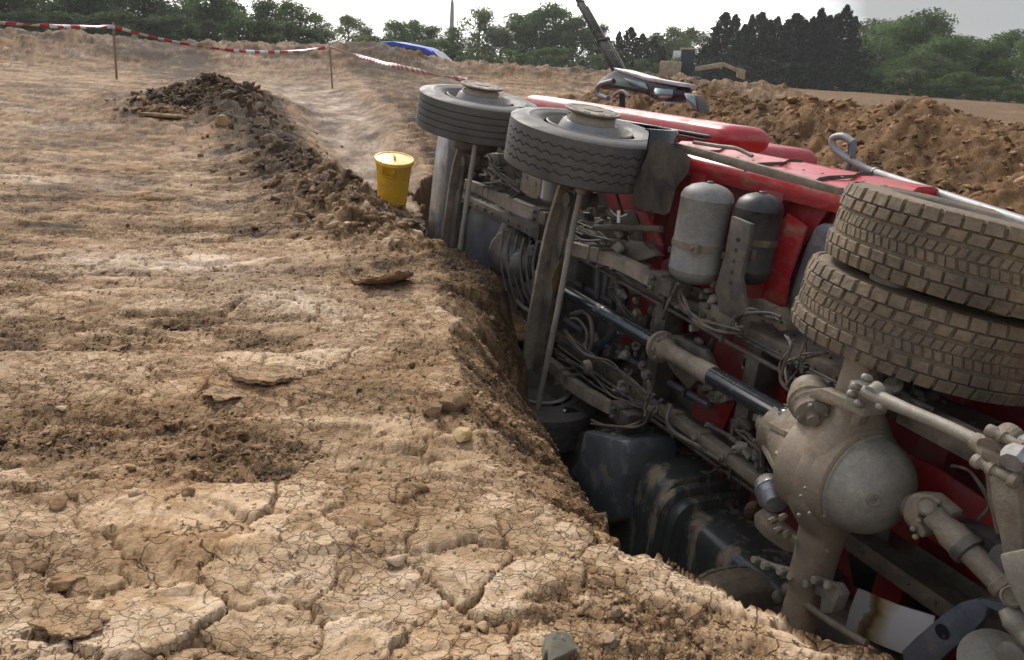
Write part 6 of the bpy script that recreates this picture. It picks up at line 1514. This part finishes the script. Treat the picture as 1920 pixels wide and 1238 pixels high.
ws = P_plate('splash_sheet', [(1608, 1104), (1628, 1112), (1680, 1134), (1752, 1156), (1750, 1172), (1706, 1212), (1690, 1226), (1640, 1206), (1585, 1176), (1594, 1140)], .30, .012, M['burn'], .002)

# ------------------------------------------------------------------ every bolt, nut and stub is a part of its own
def split_pieces(o):
    me = o.data; n = len(me.vertices); par = np.arange(n)
    ed = np.empty(len(me.edges)*2, np.int32); me.edges.foreach_get('vertices', ed); ed = ed.reshape(-1, 2)
    lab_ = np.arange(n)
    while True:
        m1 = np.minimum(lab_[ed[:, 0]], lab_[ed[:, 1]]); l2 = lab_.copy(); np.minimum.at(l2, ed[:, 0], m1); np.minimum.at(l2, ed[:, 1], m1); l2 = l2[l2]
        if (l2 == lab_).all(): break
        lab_ = l2
    ids = np.unique(lab_)
    if len(ids) < 2: return
    co = np.empty(n*3); me.vertices.foreach_get('co', co); co = co.reshape(-1, 3)
    polys = [tuple(p.vertices) for p in me.polygons]; nm = o.name.split('.')[0]; mats = list(me.materials)
    groups = {}
    for p in polys: groups.setdefault(lab_[p[0]], []).append(p)
    par_ = o.parent; mb_ = o.matrix_basis.copy(); sm_ = me.polygons[0].use_smooth
    bpy.data.objects.remove(o)
    for gi, ps in groups.items():
        vi = sorted({q for p in ps for q in p}); mp_ = {q: k for k, q in enumerate(vi)}
        o2 = mobj(nm, co[vi], [[mp_[q] for q in p] for p in ps], mats, par_, False); o2.matrix_basis = mb_
SPLIT = {'clamp_nut': 'clamp_nut', 'hub_slot': 0, 'bolt_row': 'rail_bolt', 'filler_plug': 'casing_bolt', 'rod_end': 0, 'adjuster_nut': 0, 'bracket_hole': 0, 'block_port': 0, 'plate_bolt': 0, 'guard_bolt': 0, 'tank_slot': 0, 'tank_plug': 0, 'u_bolt': 0}
for o in [q for q in COL.objects if q.type == 'MESH' and q.name.split('.')[0] in SPLIT]:
    nn_ = SPLIT[o.name.split('.')[0]]
    if nn_: o.name = nn_
    split_pieces(o)

# ------------------------------------------------------------------ damp haze
me = bpy.data.meshes.new('haze'); bm = bmesh.new(); bmesh.ops.create_cube(bm, size=1); bm.to_mesh(me); bm.free()
hz_ = bpy.data.objects.new('haze', me); COL.objects.link(hz_); hz_.scale = (900, 900, 24); hz_.location = (0, 0, 8.5); hz_['kind'] = 'stuff'
hm = bpy.data.materials.new('damp haze'); hm.use_nodes = True; t = hm.node_tree; t.nodes.remove(t.nodes['Principled BSDF'])
pv = t.nodes.new('ShaderNodeVolumePrincipled'); pv.inputs['Color'].default_value = (.97, .97, .97, 1); pv.inputs['Density'].default_value = .00055; pv.inputs['Anisotropy'].default_value = .3
t.links.new(pv.outputs[0], t.nodes['Material Output'].inputs['Volume']); me.materials.append(hm)
